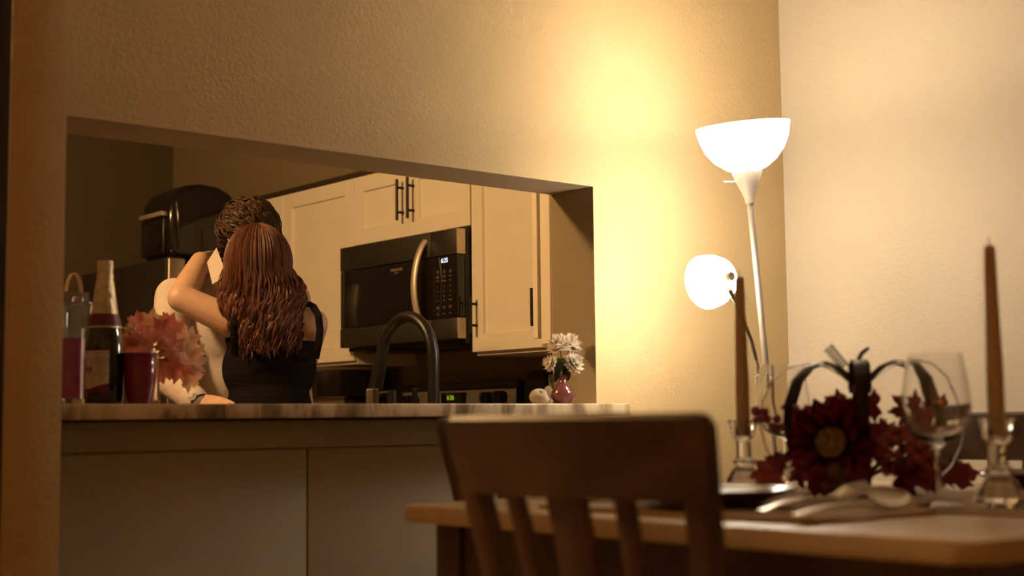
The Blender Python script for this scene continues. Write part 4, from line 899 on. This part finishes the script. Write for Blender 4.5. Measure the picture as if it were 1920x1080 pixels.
# burgundy cup
p = q_at(262, 2.76); hh = on(262, 662, y=2.76).z - p.z
t = thing('burgundy_cup', 'glossy burgundy ceramic cup with grooved rim beside the cider bottle', 'cup', p)
R_ = 0.0345; b_ = bmesh.new(); lathe(b_, [(0, 0), (0.0225, 0), (0.0245, 0.003), (0.0285, 0.022), (0.0325, 0.05), (R_ - 0.0002, hh - 0.018), (R_ - 0.0012, hh - 0.0165), (R_, hh - 0.015), (R_ - 0.001, hh - 0.010), (R_, hh - 0.008), (R_, hh - 0.001), (R_ - 0.0012, hh), (R_ - 0.003, hh - 0.002), (0.030, 0.05), (0.025, 0.02), (0, 0.006)], 44); build('cup_body', b_, M_burg, t)
# bud vase with the maple sprays
pv = q_at(282, 2.85); hh = on(285, 672, y=2.85).z - pv.z
t = thing('glass_bud_vase', 'narrow clear glass vase half hidden behind the burgundy cup', 'vase', pv)
R_ = 0.0205; b_ = bmesh.new(); lathe(b_, [(0, 0), (R_, 0), (R_, 0.01), (R_ - 0.002, 0.05), (R_, hh), (R_ - 0.002, hh), (R_ - 0.004, 0.05), (R_ - 0.003, 0.012), (0, 0.010)], 30); build('vase_body', b_, M_glass, t)
t = thing('maple_leaf_spray', 'artificial pink and cream maple leaves with tiny cream berries above the cup', 'foliage', pv + V(0, 0, 0.012))
c1 = t.location.copy()
for i, (kd, u, v, dy, size, nx, nz, spin) in enumerate([
    ('pink', 262, 607, .02, .034, -.3, .2, 0.3), ('cream', 288, 612, .04, .043, .1, .0, 0.05), ('pink', 282, 640, -.01, .040, -.2, .3, -.6), ('pink', 255, 648, 0, .036, -.4, .3, 1.0),
    ('pink', 305, 625, .02, .036, .2, .1, -.3), ('pink', 335, 625, .03, .040, .2, .1, -.4), ('pink', 322, 652, -.01, .038, .1, .4, -.9), ('cream', 352, 640, .02, .034, .6, .2, -1.2),
    ('pink', 312, 672, .0, .036, .0, -.1, 2.7), ('pink', 335, 688, .0, .040, .1, -.1, 2.9), ('cream', 356, 680, -.02, .040, .5, .2, -2.2), ('cream', 352, 708, .0, .036, .3, -.2, 3.3),
    ('pink', 302, 690, .02, .034, -.2, -.1, 2.4), ('pink', 245, 632, .02, .030, -.5, .2, 1.5), ('pink', 318, 605, .05, .030, .3, .3, -.5), ('cream', 366, 662, .02, .028, .7, .1, -1.6)]):
    put_leaf(t, kd, on(u, v, y=2.85 + dy) - c1, size * 1.18, (CAM - c1).normalized() + C_R * nx + V(0, 0, nz), spin, i)
b_ = bmesh.new(); neck = V(0.004, 0, hh - 0.014)
for u, v, dy in ((262, 620, .02), (288, 630, .04), (335, 640, .03), (352, 660, .02), (340, 690, 0), (352, 700, 0), (305, 640, .02), (255, 640, 0), (322, 660, -.01)):
    e = on(u, v, y=2.85 + dy) - c1; tube(b_, [V(0, 0, 0.002), neck, neck.lerp(e, 0.5) + V(0, 0, 0.012), e], [0.0013, 0.0013, 0.0011, 0.0007], 6)
build('twigs', b_, M_twig, t)
BM2 = BM.copy(); BM2.materials.clear(); BM2.materials.append(M_berrycream)
rnd = random.Random(11)
for k in range(16):
    o = bpy.data.objects.new('berry', BM2); COL.objects.link(o); o.parent = t
    o.matrix_local = Matrix.Translation(on(248 + rnd.uniform(-14, 12), 616 + rnd.uniform(-9, 9), y=2.82 + rnd.uniform(0, .02)) - c1) @ Matrix.Scale(0.0036, 4)

# right end: mauve bud vase with white chrysanthemums, glass tumbler, stones
p = q_at(1056, 2.718); zr = on(1056, 704, y=2.718).z - p.z
t = thing('mauve_bud_vase', 'small glazed mauve bud vase holding white flowers at the right jamb', 'vase', p)
b_ = bmesh.new(); lathe(b_, [(0, 0), (0.018, 0), (0.022, 0.002), (0.0315, 0.016), (0.0325, 0.024), (0.029, 0.035), (0.018, 0.049), (0.0105, 0.058), (0.0095, zr - 0.004), (0.0105, zr), (0.0085, zr), (0.0075, zr - 0.004), (0.008, 0.056), (0, 0.05)], 36); build('vase_body', b_, M_mauve, t)
WP = [petal_mesh('petal', 0.034, 0.0075, M_petalwhite, 0.35, 5), petal_mesh('petal', 0.030, 0.0070, M_petalwhite, 0.8, 5)]
pc = p.copy()
def mum(label, u, v, y, R, nrm, n1=22):
    c = on(u, v, y=y); t = thing('white_chrysanthemum', label, 'flower', V(pc.x, pc.y, pc.z + zr - 0.01), 'white chrysanthemums in the mauve vase')
    o_ = c - t.location; M = zmat(nrm, o_); b = bmesh.new(); rnd = random.Random(int(u))
    for lay, (tilt, n_, L_) in enumerate(((-0.45, n1, 1.0), (-0.1, n1 + 2, 1.05), (0.2, n1, 1.0), (0.5, n1, .9), (0.8, n1 - 4, .75), (1.15, n1 - 9, .6))):
        for k in range(n_):
            me = WP[lay > 2]; tb = bmesh.new(); tb.from_mesh(me)
            T = M @ Matrix.Rotation(2*PI*(k + .5*lay + rnd.uniform(-.25, .25))/n_, 4, 'Z') @ Matrix.Translation((0, 0.004, 0.003*lay)) @ Matrix.Rotation(tilt + rnd.uniform(-.15, .15), 4, 'X') @ Matrix.Scale(R / 0.037 * L_ * rnd.uniform(.88, 1.08), 4)
            tb.transform(T); merge(b, tb)
    build('blossom', b, M_petalwhite, t, kind='stuff')
    b = bmesh.new(); tube(b, [V(0, 0, -0.03), V(0, 0, 0.006), o_ * 0.55 + V(0, 0, 0.004), M @ V(0, 0, -0.004)], 0.0016, 7); build('stem', b, M_stem, t)
    b = bmesh.new(); lathe(b, [(0, -0.012), (0.006, -0.008), (0.009, 0.0), (0, 0.002)], 14, M); build('calyx', b, M_gleaf, t)
    for k, sx in enumerate((-1, 1)):
        lm = petal_mesh('leaf', 0.030, 0.009, M_gleaf, -0.3, 6); o = bpy.data.objects.new('leaf', lm); COL.objects.link(o); o.parent = t
        o.matrix_local = Matrix.Translation(o_ * (0.35 + 0.2 * k)) @ zmat((C_R * 0.3 * sx - C_F).normalized()) @ Matrix.Rotation(sx * (1.2 + 0.3 * k), 4, 'Z')
mum('white chrysanthemum facing up, the left one of the top two', 1050, 652, 2.708, 0.031, (V(0, 0, 1) - C_F * 0.35 - C_R * .15).normalized())
mum('white chrysanthemum facing up, the right one of the top two', 1068, 650, 2.735, 0.030, (V(0, 0, 1) - C_F * 0.3 + C_R * .3).normalized())
mum('white chrysanthemum drooping to the right below the top blooms', 1073, 683, 2.703, 0.027, (C_R * .75 - C_F * 0.55 + V(0, 0, .5)).normalized(), 20)
mum('small white chrysanthemum low on the left of the vase', 1036, 682, 2.728, 0.020, (C_R * -.9 - C_F * 0.3 + V(0, 0, .3)).normalized(), 16)
p = q_at(1057, 2.845); hh = on(1057, 702, y=2.845).z - p.z
t = thing('glass_tumbler', 'plain clear glass tumbler behind the mauve vase', 'glass', p)
R_ = 0.0415; b_ = bmesh.new(); lathe(b_, [(0, 0), (R_ - 0.003, 0), (R_ - 0.001, 0.004), (R_, hh), (R_ - 0.002, hh), (R_ - 0.003, 0.009), (0, 0.008)], 36); build('glass_body', b_, M_glass, t)
def stone(name, label, u, y, size, seed, hole=False):
    p = q_at(u, y); rnd = random.Random(seed); b = bmesh.new(); bmesh.ops.create_icosphere(b, subdivisions=4, radius=1)
    off = [V(rnd.uniform(-1, 1), rnd.uniform(-1, 1), rnd.uniform(-1, 1)).normalized() for _ in range(9)]; am = [rnd.uniform(-.42, .30) for _ in off]
    hd = (V(CAM.x - p.x, CAM.y - p.y, 0).normalized() + V(0, 0, .75) + _rt * 0.25).normalized()
    for v in b.verts:
        d = v.co.normalized(); k = 1 + sum(a * math.exp(-((d - o).length / 0.45) ** 2) for a, o in zip(am, off))
        if hole: k -= 0.35 * math.exp(-((d - hd).length / 0.15) ** 2)
        v.co = V(d.x * k * size[0], d.y * k * size[1], d.z * k * size[2])
    zmin = min(v.co.z for v in b.verts)
    for v in b.verts: v.co.z = max(v.co.z - zmin, 0.003) - 0.003
    return tag(build(name, b, M_rock, loc=p), label, 'stone')
stone('holed_stone', 'pale rounded stone with a small hole on the bar near the vase', 1011, 2.74, (0.027, 0.024, 0.022), 4, True)
stone('pebble', 'small pale pebble tucked behind the holed stone', 1029, 2.80, (0.014, 0.016, 0.026), 9)

# ============================================================ THE COUPLE
def J(u, v, s): return on(u, v, s=s)
FR = Matrix((_rt, _fw, _up)).transposed()         # axes of the figures: right, away, up
def blob(name, bm, voxel, mt, parent=None, smooth=6, cut=None, label=None, base=None):
    me = bpy.data.meshes.new('tmp'); bmesh.ops.recalc_face_normals(bm, faces=bm.faces); bm.to_mesh(me); bm.free()
    o = bpy.data.objects.new('tmp', me); COL.objects.link(o)
    r = o.modifiers.new('r', 'REMESH'); r.mode = 'VOXEL'; r.voxel_size = voxel; r.use_smooth_shade = True
    s_ = o.modifiers.new('s', 'SMOOTH'); s_.factor = 0.5; s_.iterations = smooth
    dg = bpy.context.evaluated_depsgraph_get(); dg.update()
    m2 = bpy.data.meshes.new_from_object(o.evaluated_get(dg)); bpy.data.objects.remove(o)
    b2 = bmesh.new(); b2.from_mesh(m2); bpy.data.meshes.remove(m2)
    for co, no in (cut or []):
        bmesh.ops.bisect_plane(b2, geom=b2.verts[:] + b2.edges[:] + b2.faces[:], plane_co=co, plane_no=no, clear_outer=True)
    if cut:
        es = [e for e in b2.edges if e.is_boundary]
        if es: bmesh.ops.holes_fill(b2, edges=es, sides=0)
    if parent is None and base is not None: bmesh.ops.translate(b2, vec=-Vector(base), verts=b2.verts)
    out = build(name, b2, mt, parent, world=parent is not None, label=label)
    if parent is None and base is not None: out.location = base
    return out
def E_(bm, c, r): ball(bm, c, r, 24, 16, FR)
def hand(bm, wrist, tip, out, thumb, k=1.0, curl=0.5):
    """palm from the wrist towards tip; out = back of the hand; thumb = side the thumb leaves from"""
    d = (tip - wrist).normalized(); side = (thumb - d * thumb.dot(d)).normalized(); o_ = (out - d * out.dot(d)); o_ = (o_ - side * o_.dot(side)).normalized()
    L = 0.185 * k
    for s in (-0.6, -0.2, 0.2, 0.6): capsule(bm, wrist + d * 0.012 + side * (s * 0.035 * k), wrist + d * (0.09 * k) + side * (s * 0.052 * k), 0.012 * k, 0.0115 * k, seg=10)
    for s, ln in ((-0.9, 0.062), (-0.31, 0.080), (0.29, 0.085), (0.88, 0.074)):
        p0 = wrist + d * (0.092 * k) + side * (s * 0.037 * k); a = 0.12 * curl; dirn = d
        for seg_, fr in enumerate((0.45, 0.3, 0.25)):
            dirn = (d * math.cos(a) - o_ * math.sin(a) + side * s * 0.06).normalized(); p1 = p0 + dirn * ln * fr * k
            capsule(bm, p0, p1, (0.0088 - 0.0008 * seg_) * k, (0.0082 - 0.0008 * seg_) * k, seg=10); p0 = p1; a += 0.35 * curl
    p0 = wrist + d * 0.025 * k + side * 0.028 * k; dirn = (d * 0.75 + side * 0.65).normalized()
    for seg_, ln in enumerate((0.042, 0.032, 0.026)):
        p1 = p0 + dirn * ln * k; capsule(bm, p0, p1, (0.0125 - 0.0015 * seg_) * k, (0.0105 - 0.0012 * seg_) * k, seg=10); p0 = p1; dirn = (dirn + d * 0.35 - o_ * 0.12).normalized()
def head(bm, c, face, k=1.0):
    fx = (face - _up * face.dot(_up) * 0.0).normalized(); rt = fx.cross(_up).normalized(); up = rt.cross(fx)
    H = Matrix((rt, fx, up)).transposed()
    B = lambda p, r: ball(bm, c + H @ (V(*p) * k), tuple(x * k for x in r), 24, 16, H)
    B((0, -0.012, 0.012), (0.074, 0.094, 0.098)); B((0, 0.030, -0.045), (0.058, 0.058, 0.066)); B((0, 0.055, -0.088), (0.030, 0.030, 0.026))
    B((0, 0.066, -0.028), (0.046, 0.030, 0.040)); B((0, 0.070, 0.030), (0.056, 0.022, 0.022))
    capsule(bm, c + H @ V(0, 0.086, 0.008) * k, c + H @ V(0, 0.110, -0.034) * k, 0.009 * k, 0.014 * k, seg=12)
    for s in (-1, 1):
        B((s * 0.013, 0.100, -0.040), (0.010, 0.010, 0.008)); B((s * 0.040, 0.066, -0.034), (0.022, 0.020, 0.020))
        ball(bm, c + H @ V(s * 0.076, -0.014, -0.012) * k, (0.010 * k, 0.020 * k, 0.032 * k), 16, 12, H)
    B((0, 0.090, -0.066), (0.024, 0.010, 0.006)); B((0, 0.088, -0.074), (0.021, 0.010, 0.007))
    return H
def face_parts(parent, c, H, k=1.0):
    for s in (-1, 1):
        b = bmesh.new(); ball(b, c + H @ (V(s * 0.031, 0.074, 0.003) * k), 0.0122 * k, 18, 12); e = build('eye', b, M_eye, parent, world=True)
        b = bmesh.new(); ball(b, c + H @ (V(s * 0.031, 0.0825, 0.003) * k), (0.0055 * k, 0.0042 * k, 0.0055 * k), 14, 10, H); build('iris', b, M_iris, e, world=True)
        b = bmesh.new(); tube(b, [c + H @ (V(s * x, y, z) * k) for x, y, z in ((0.014, 0.097, 0.024), (0.032, 0.094, 0.030), (0.050, 0.082, 0.024))], [0.002, 0.0032, 0.0015], 8); build('eyebrow', b, M_hairm, parent, world=True)
    b = bmesh.new(); ball(b, c + H @ (V(0, 0.0975, -0.066) * k), (0.022 * k, 0.0045 * k, 0.0045 * k), 16, 10, H); ball(b, c + H @ (V(0, 0.0965, -0.0745) * k), (0.019 * k, 0.0045 * k, 0.005 * k), 16, 10, H); build('lips', b, M_lips, parent, world=True)

# ---------------- the man
SM = 606
mh = J(464, 447, SM); mface = (-_fw * 0.85 + _rt * 0.35 - _up * 0.62).normalized()
mp_ = on(442, 760, s=SM); mbase = V(mp_.x, mp_.y, 0)
def mz(lat, dep, z): return mbase + _rt * lat + _fw * dep + V(0, 0, z)
sR, sL = J(326, 556, 612), J(548, 562, 598)
eR, wR = J(312, 708, 634), J(370, 754, 648)
eL, wL = J(552, 700, 596), J(570, 805, 622)
b_ = bmesh.new()
H = head(b_, mh, mface, 1.04)
capsule(b_, J(452, 520, SM), mh - V(0, 0, 0.05), 0.060, 0.055); 
capsule(b_, J(440, 540, SM), J(350, 552, 612), 0.055, 0.05); capsule(b_, J(460, 540, SM), J(530, 558, 600), 0.055, 0.05)
capsule(b_, sR, eR, 0.050, 0.040); capsule(b_, eR, wR, 0.039, 0.028); capsule(b_, sL, eL, 0.050, 0.040); capsule(b_, eL, wL, 0.039, 0.028)
E_(b_, J(440, 622, SM), (0.155, 0.095, 0.155)); E_(b_, J(440, 700, SM), (0.145, 0.09, 0.15)); E_(b_, mz(0, 0, 1.07), (0.138, 0.09, 0.16)); E_(b_, mz(0, 0.01, 0.94), (0.150, 0.105, 0.13))
for s in (-1, 1):
    hip, kn, an = mz(s * 0.09, 0, 0.92), mz(s * 0.10, -0.02, 0.50), mz(s * 0.11, 0.03, 0.09)
    capsule(b_, hip, kn, 0.082, 0.055); capsule(b_, kn, an, 0.052, 0.036); capsule(b_, an - V(0, 0, 0.04), an - _fw * 0.13 - V(0, 0, 0.055), 0.036, 0.03)
hand(b_, wR, J(412, 768, 662), _up * 0.9 - _fw * 0.5, -_fw - _up, 0.95, 0.4)
hand(b_, wL, J(574, 752, 650), -_fw, -_rt, 0.9, 0.5)
man = blob('person', b_, 0.0052, M_skin, base=mbase, smooth=4)
tag(man, 'person with short dark hair in a white collared shirt, facing and hugging the other', 'person')
face_parts(man, mh, H, 1.04)
# shirt
b_ = bmesh.new(); e_ = 0.010
capsule(b_, J(440, 545, SM), J(345, 557, 612), 0.058, 0.052 + e_); capsule(b_, J(460, 545, SM), J(535, 562, 600), 0.058, 0.05 + e_)
capsule(b_, sR, eR, 0.059, 0.050); capsule(b_, eR, wR.lerp(eR, 0.14), 0.049, 0.040); capsule(b_, sL, eL, 0.059, 0.050); capsule(b_, eL, wL.lerp(eL, 0.14), 0.049, 0.040)
E_(b_, J(440, 622, SM), (0.170, 0.108, 0.165)); E_(b_, J(440, 700, SM), (0.160, 0.104, 0.16)); E_(b_, mz(0, 0, 1.07), (0.152, 0.102, 0.17)); E_(b_, mz(0, 0.01, 0.97), (0.158, 0.112, 0.11))
rnd = random.Random(5)
shirt = blob('shirt', b_, 0.007, M_shirt, man, smooth=8, cut=[(V(0, 0, 0.93), V(0, 0, -1))], label='white long-sleeved shirt')
b_ = bmesh.new(); capsule(b_, wR.lerp(eR, 0.20), wR.lerp(eR, 0.06), 0.0405, 0.0395, seg=24); build('cuff', b_, M_shirt, shirt, world=True)
b_ = bmesh.new(); capsule(b_, wL.lerp(eL, 0.20), wL.lerp(eL, 0.06), 0.0405, 0.0395, seg=24); build('cuff', b_, M_shirt, shirt, world=True)
# collar: a stand and two pointed wings
b_ = bmesh.new()
for wing in ([(406, 464, 612), (388, 492, 624), (398, 533, 633), (422, 518, 634), (418, 496, 630)], [(500, 470, 606), (520, 495, 616), (505, 533, 628), (478, 520, 632), (480, 498, 630)]):
    A = [b_.verts.new(J(*q)) for q in wing]; Bv = [b_.verts.new(J(u, v, s - 1.2)) for u, v, s in wing]; n = len(A)
    b_.faces.new(A); b_.faces.new(Bv[::-1])
    for i in range(n): b_.faces.new((A[i], Bv[i], Bv[(i+1) % n], A[(i+1) % n]))
build('collar', b_, M_shirt, shirt, world=True)
b_ = bmesh.new(); lathe(b_, [(0.068, -0.03), (0.064, 0.018), (0.067, 0.018), (0.074, -0.03), (0.068, -0.03)], 32, zmat(V(0, 0, 1) - _fw * 0.25, J(452, 512, SM))); build('collar_stand', b_, M_shirt, shirt, world=True)
for k in range(5):
    c = J(424 + k * 2, 545 + k * 42, 630); b_ = bmesh.new(); cyl(b_, c, c - _fw * 0.003, 0.0045, 12); build('button', b_, M_cab, shirt, world=True)
# trousers, belt and shoes, watch
b_ = bmesh.new(); E_(b_, mz(0, 0.01, 0.92), (0.162, 0.118, 0.13))
for s in (-1, 1):
    hip, kn, an = mz(s * 0.09, 0, 0.88), mz(s * 0.10, -0.02, 0.50), mz(s * 0.11, 0.03, 0.07)
    capsule(b_, hip, kn, 0.092, 0.068); capsule(b_, kn, an, 0.066, 0.056)
blob('trousers', b_, 0.010, M_trouser, man, smooth=6, cut=[(V(0, 0, 1.0), V(0, 0, 1)), (V(0, 0, 0.045), V(0, 0, -1))])
for s in (-1, 1):
    an = mz(s * 0.11, 0.03, 0.0); b_ = bmesh.new(); E_(b_, an + V(0, 0, 0.04) - _fw * 0.05, (0.046, 0.145, 0.040)); capsule(b_, an + V(0, 0, 0.05) + _fw * 0.03, an + V(0, 0, 0.085) + _fw * 0.02, 0.046, 0.044)
    blob('shoe', b_, 0.008, M_shoe, man, smooth=4, cut=[(V(0, 0, 0.001), V(0, 0, -1))])
wd = (wR - eR).normalized()
b_ = bmesh.new(); lathe(b_, [(0.030, -0.010), (0.033, -0.010), (0.033, 0.010), (0.030, 0.010), (0.030, -0.010)], 28, zmat(wd, wR + wd * 0.006)); wt = build('wristwatch', b_, M_black, man, world=True, label='black wristwatch')
b_ = bmesh.new(); cc = wR + wd * 0.006; oo = (_up * 0.25 - _fw * 0.9).normalized(); oo = (oo - wd * oo.dot(wd)).normalized(); cyl(b_, cc + oo * 0.031, cc + oo * 0.037, 0.013, 24); build('watch_case', b_, M_black, wt, world=True)
# short hair
rnd = random.Random(21)
hc = mh + V(0, 0, 0.022) + _fw * 0.008
b_ = bmesh.new(); ball(b_, hc, (0.084, 0.100, 0.098), 32, 20, FR)
bmesh.ops.delete(b_, geom=[v for v in b_.verts if (v.co - hc).normalized()  .dot(mface) > 0.62 and v.co.z < hc.z - 0.03 or v.co.z < hc.z - 0.062 and (v.co - hc).normalized().dot(mface) > 0.05], context='VERTS')
for k in range(1150):
    d = V(rnd.gauss(0, 1), rnd.gauss(0, 1), rnd.gauss(0, 1)).normalized()
    if d.z < -0.55 or (d.dot(mface) > 0.62 and d.z < -0.12) or (d.z < -0.25 and d.dot(mface) > 0.1): continue
    w_ = FR @ V(d.x * 0.083, d.y * 0.100, d.z * 0.097); n_ = w_.normalized(); p0 = hc + w_
    sweep = (V(0, 0, -0.5) + _rt * (0.75 + 0.3 * rnd.random()) + mface * 0.45 + V(rnd.uniform(-.5, .5), rnd.uniform(-.5, .5), rnd.uniform(-.3, .5)))
    tg = (sweep - n_ * sweep.dot(n_)).normalized(); L = rnd.uniform(0.035, 0.062); lift = rnd.uniform(0.12, 0.45); pts = []
    sd = n_.cross(tg)
    ph = rnd.uniform(0, 6)
    for i in range(7):
        s = i / 6; pts.append(p0 - tg * 0.01 + tg * (L * s) + n_ * (0.012 * math.sin(PI * s * 0.8) * (0.6 + lift * 2) - 0.010 * s * s + 0.002) + sd * 0.006 * math.sin(s * 4 + ph))
    tube(b_, pts, [0.002, 0.0042, 0.0052, 0.0052, 0.0044, 0.003, 0.0007], 6, hint=sd, flat=0.55)
build('hair', b_, M_hairm, man, world=True, label='short wavy dark brown hair')

# ---------------- the woman
SG = 640
gh = J(484, 496, SG); gface = (_fw * 1.0 - _rt * 0.25 + _up * 0.05).normalized()
gp_ = on(502, 760, s=SG); gbase = V(gp_.x, gp_.y, 0) + _fw * 0.0
def gz(lat, dep, z): return gbase + _rt * lat + _fw * dep + V(0, 0, z)
gsL, gsR = J(434, 602, 640), J(588, 606, 640)
geL, gwL = J(340, 560, 640), J(376, 490, 608)
geR, gwR = J(572, 684, 592), J(530, 700, 572)
b_ = bmesh.new(); H = head(b_, gh, gface, 0.96)
def torso(bm, g=0.0):
    E_(bm, J(508, 628, 634), (0.128 + g, 0.075 + g, 0.105 + g)); E_(bm, J(505, 690, 634), (0.132 + g, 0.080 + g, 0.12 + g)); E_(bm, gz(0.0, 0.02, 1.12), (0.120 + g, 0.078 + g, 0.13 + g))
    E_(bm, gz(0, 0.01, 0.93), (0.158 + g, 0.105 + g, 0.14 + g))
torso(b_)
capsule(b_, J(490, 575, 636), gh - V(0, 0, 0.04), 0.050, 0.046)
capsule(b_, J(495, 585, 636), gsL, 0.045, 0.043); capsule(b_, J(500, 585, 636), gsR, 0.045, 0.040)
capsule(b_, gsL, geL, 0.0475, 0.0405); capsule(b_, geL, geL.lerp(gwL, 0.35), 0.0405, 0.041); capsule(b_, geL.lerp(gwL, 0.35), gwL, 0.041, 0.031)
capsule(b_, gsR, geR, 0.043, 0.036); capsule(b_, geR, gwR, 0.036, 0.026)
for s in (-1, 1):
    hip, kn, an = gz(s * 0.085, 0, 0.88), gz(s * 0.075, -0.01, 0.47), gz(s * 0.07, -0.03, 0.09)
    capsule(b_, hip, kn, 0.080, 0.050); capsule(b_, kn, kn.lerp(an, .3), 0.050, 0.050); capsule(b_, kn.lerp(an, .3), an, 0.050, 0.033); capsule(b_, an - V(0, 0, 0.045), an + _fw * 0.13 - V(0, 0, 0.06), 0.032, 0.026)
hand(b_, gwL, J(436, 494, 572), _fw, -_up, 0.88, 0.5)
hand(b_, gwR, J(470, 705, 566), _fw, _up, 0.9, 0.5)
girl = blob('person', b_, 0.0052, M_skin2, base=gbase, smooth=5)
tag(girl, 'person with long wavy auburn hair in a black strap dress, back to the room', 'person')
face_parts(girl, gh, H, 0.96)
zn = on(500, 659, s=SG).z
b_ = bmesh.new(); torso(b_, 0.009)
for k in range(7): E_(b_, gz(0, 0.01, 0.90 - 0.05 * k), (0.165 + 0.008 * k, 0.118 + 0.008 * k, 0.08))
dress = blob('dress', b_, 0.006, M_dress, girl, smooth=6, cut=[(V(0, 0, zn), (V(0, 0, 1) + _rt * 0.05).normalized()), (V(0, 0, 0.55), V(0, 0, -1))], label='black gathered strap dress')
for pts in ([(440, 668, 652), (439, 640, 655), (438, 610, 657), (444, 588, 656), (456, 572, 648), (462, 568, 636), (460, 580, 618)], [(592, 672, 650), (597, 645, 651), (600, 618, 651), (597, 592, 651), (587, 574, 647), (576, 568, 636), (570, 585, 620)]):
    b_ = bmesh.new(); P_ = [J(*q) for q in pts]; f_ = []
    for i in range(len(P_) - 1):
        for k in range(4): f_.append(P_[i].lerp(P_[i+1], k / 4))
    tube(b_, f_ + [P_[-1]], 0.0105, 10, hint=_rt, flat=0.28); build('dress_strap', b_, M_dress, dress, world=True)
for s in (-1, 1):
    an = gz(s * 0.07, -0.03, 0.0); b_ = bmesh.new(); E_(b_, an + V(0, 0, 0.032) + _fw * 0.05, (0.038, 0.120, 0.032)); blob('shoe', b_, 0.008, M_shoe, girl, smooth=3, cut=[(V(0, 0, 0.001), V(0, 0, -1))])
# long wavy hair
rnd = random.Random(77); b_ = bmesh.new()
hc = gh + V(0, 0, 0.006)
ball(b_, hc, (0.080, 0.094, 0.102), 32, 20, FR); fdir = gface
bmesh.ops.delete(b_, geom=[v for v in b_.verts if (v.co - hc).normalized().dot(fdir) > 0.45 and v.co.z < hc.z + 0.05], context='VERTS')
ball(b_, J(494, 575, 650), (0.082, 0.034, 0.135), 24, 16, FR)
part_ = V(-0.012, 0.0, 0)
for k in range(620):
    phi = rnd.uniform(-PI - 0.75, 0.75) ; lay = rnd.uniform(0.965, 1.10)      # -90 deg is the back of the head, towards the camera
    if rnd.random() < 0.25: phi = rnd.choice((rnd.uniform(-0.4, 0.75), rnd.uniform(-PI - 0.75, -PI + 0.4)))
    a, bq, c = 0.087 * lay, 0.102 * lay, 0.108 * (0.5 + 0.5 * lay)
    cph, sph = math.cos(phi), math.sin(phi)
    th0 = rnd.uniform(0.03, 0.8); pts, rs = [], []
    n1, n2 = 9, 24
    vend = rnd.triangular(600, 682, 655) - 40 * max(0, abs(cph) - 0.75) / 0.25 * rnd.random()
    zend = on(500, vend, s=SG).z; f1, f2 = rnd.uniform(2.2, 3.4), rnd.uniform(0, 6.28); A1 = rnd.uniform(0.6, 1.2)
    for i in range(n1):
        th = th0 + (1.72 - th0) * i / (n1 - 1)
        pts.append(hc + FR @ V(a * cph * math.sin(th), bq * sph * math.sin(th), c * math.cos(th))); rs.append(0.0038 + 0.0022 * i / n1)
    zs = pts[-1].z; L0 = pts[-1] - hc
    for i in range(1, n2 + 1):
        q = i / n2; z = zs + (zend - zs) * q
        wlat = a * (1 + 0.27 * math.sin(min(q * 2.0, 1) * PI / 2) - 0.42 * max(0, q - 0.45) / 0.55)
        wdep = bq * (1 - 0.30 * q) if sph < 0 else bq * (1 - 0.15 * q)
        wave = A1 * min(1, q * 1.6) * 0.0100
        lat = cph * wlat + 0.040 * q ** 1.3 + wave * math.sin(2 * PI * f1 * q + f2)
        dep = sph * wdep + wave * 1.0 * math.cos(2 * PI * f1 * q + f2) * (1 if sph < 0.3 else .5) - 0.012 * q
        pts.append(V(hc.x, hc.y, 0) + _rt * lat + _fw * dep + V(0, 0, z)); rs.append((0.0060 if q < 0.75 else 0.0060 * (1 - (q - 0.75) / 0.25 * 0.88)) * (0.9 + 0.2 * math.sin(f2)))
    tube(b_, pts, rs, 6, flat=0.6)
build('hair', b_, M_hairg, girl, world=True, label='long wavy auburn hair')
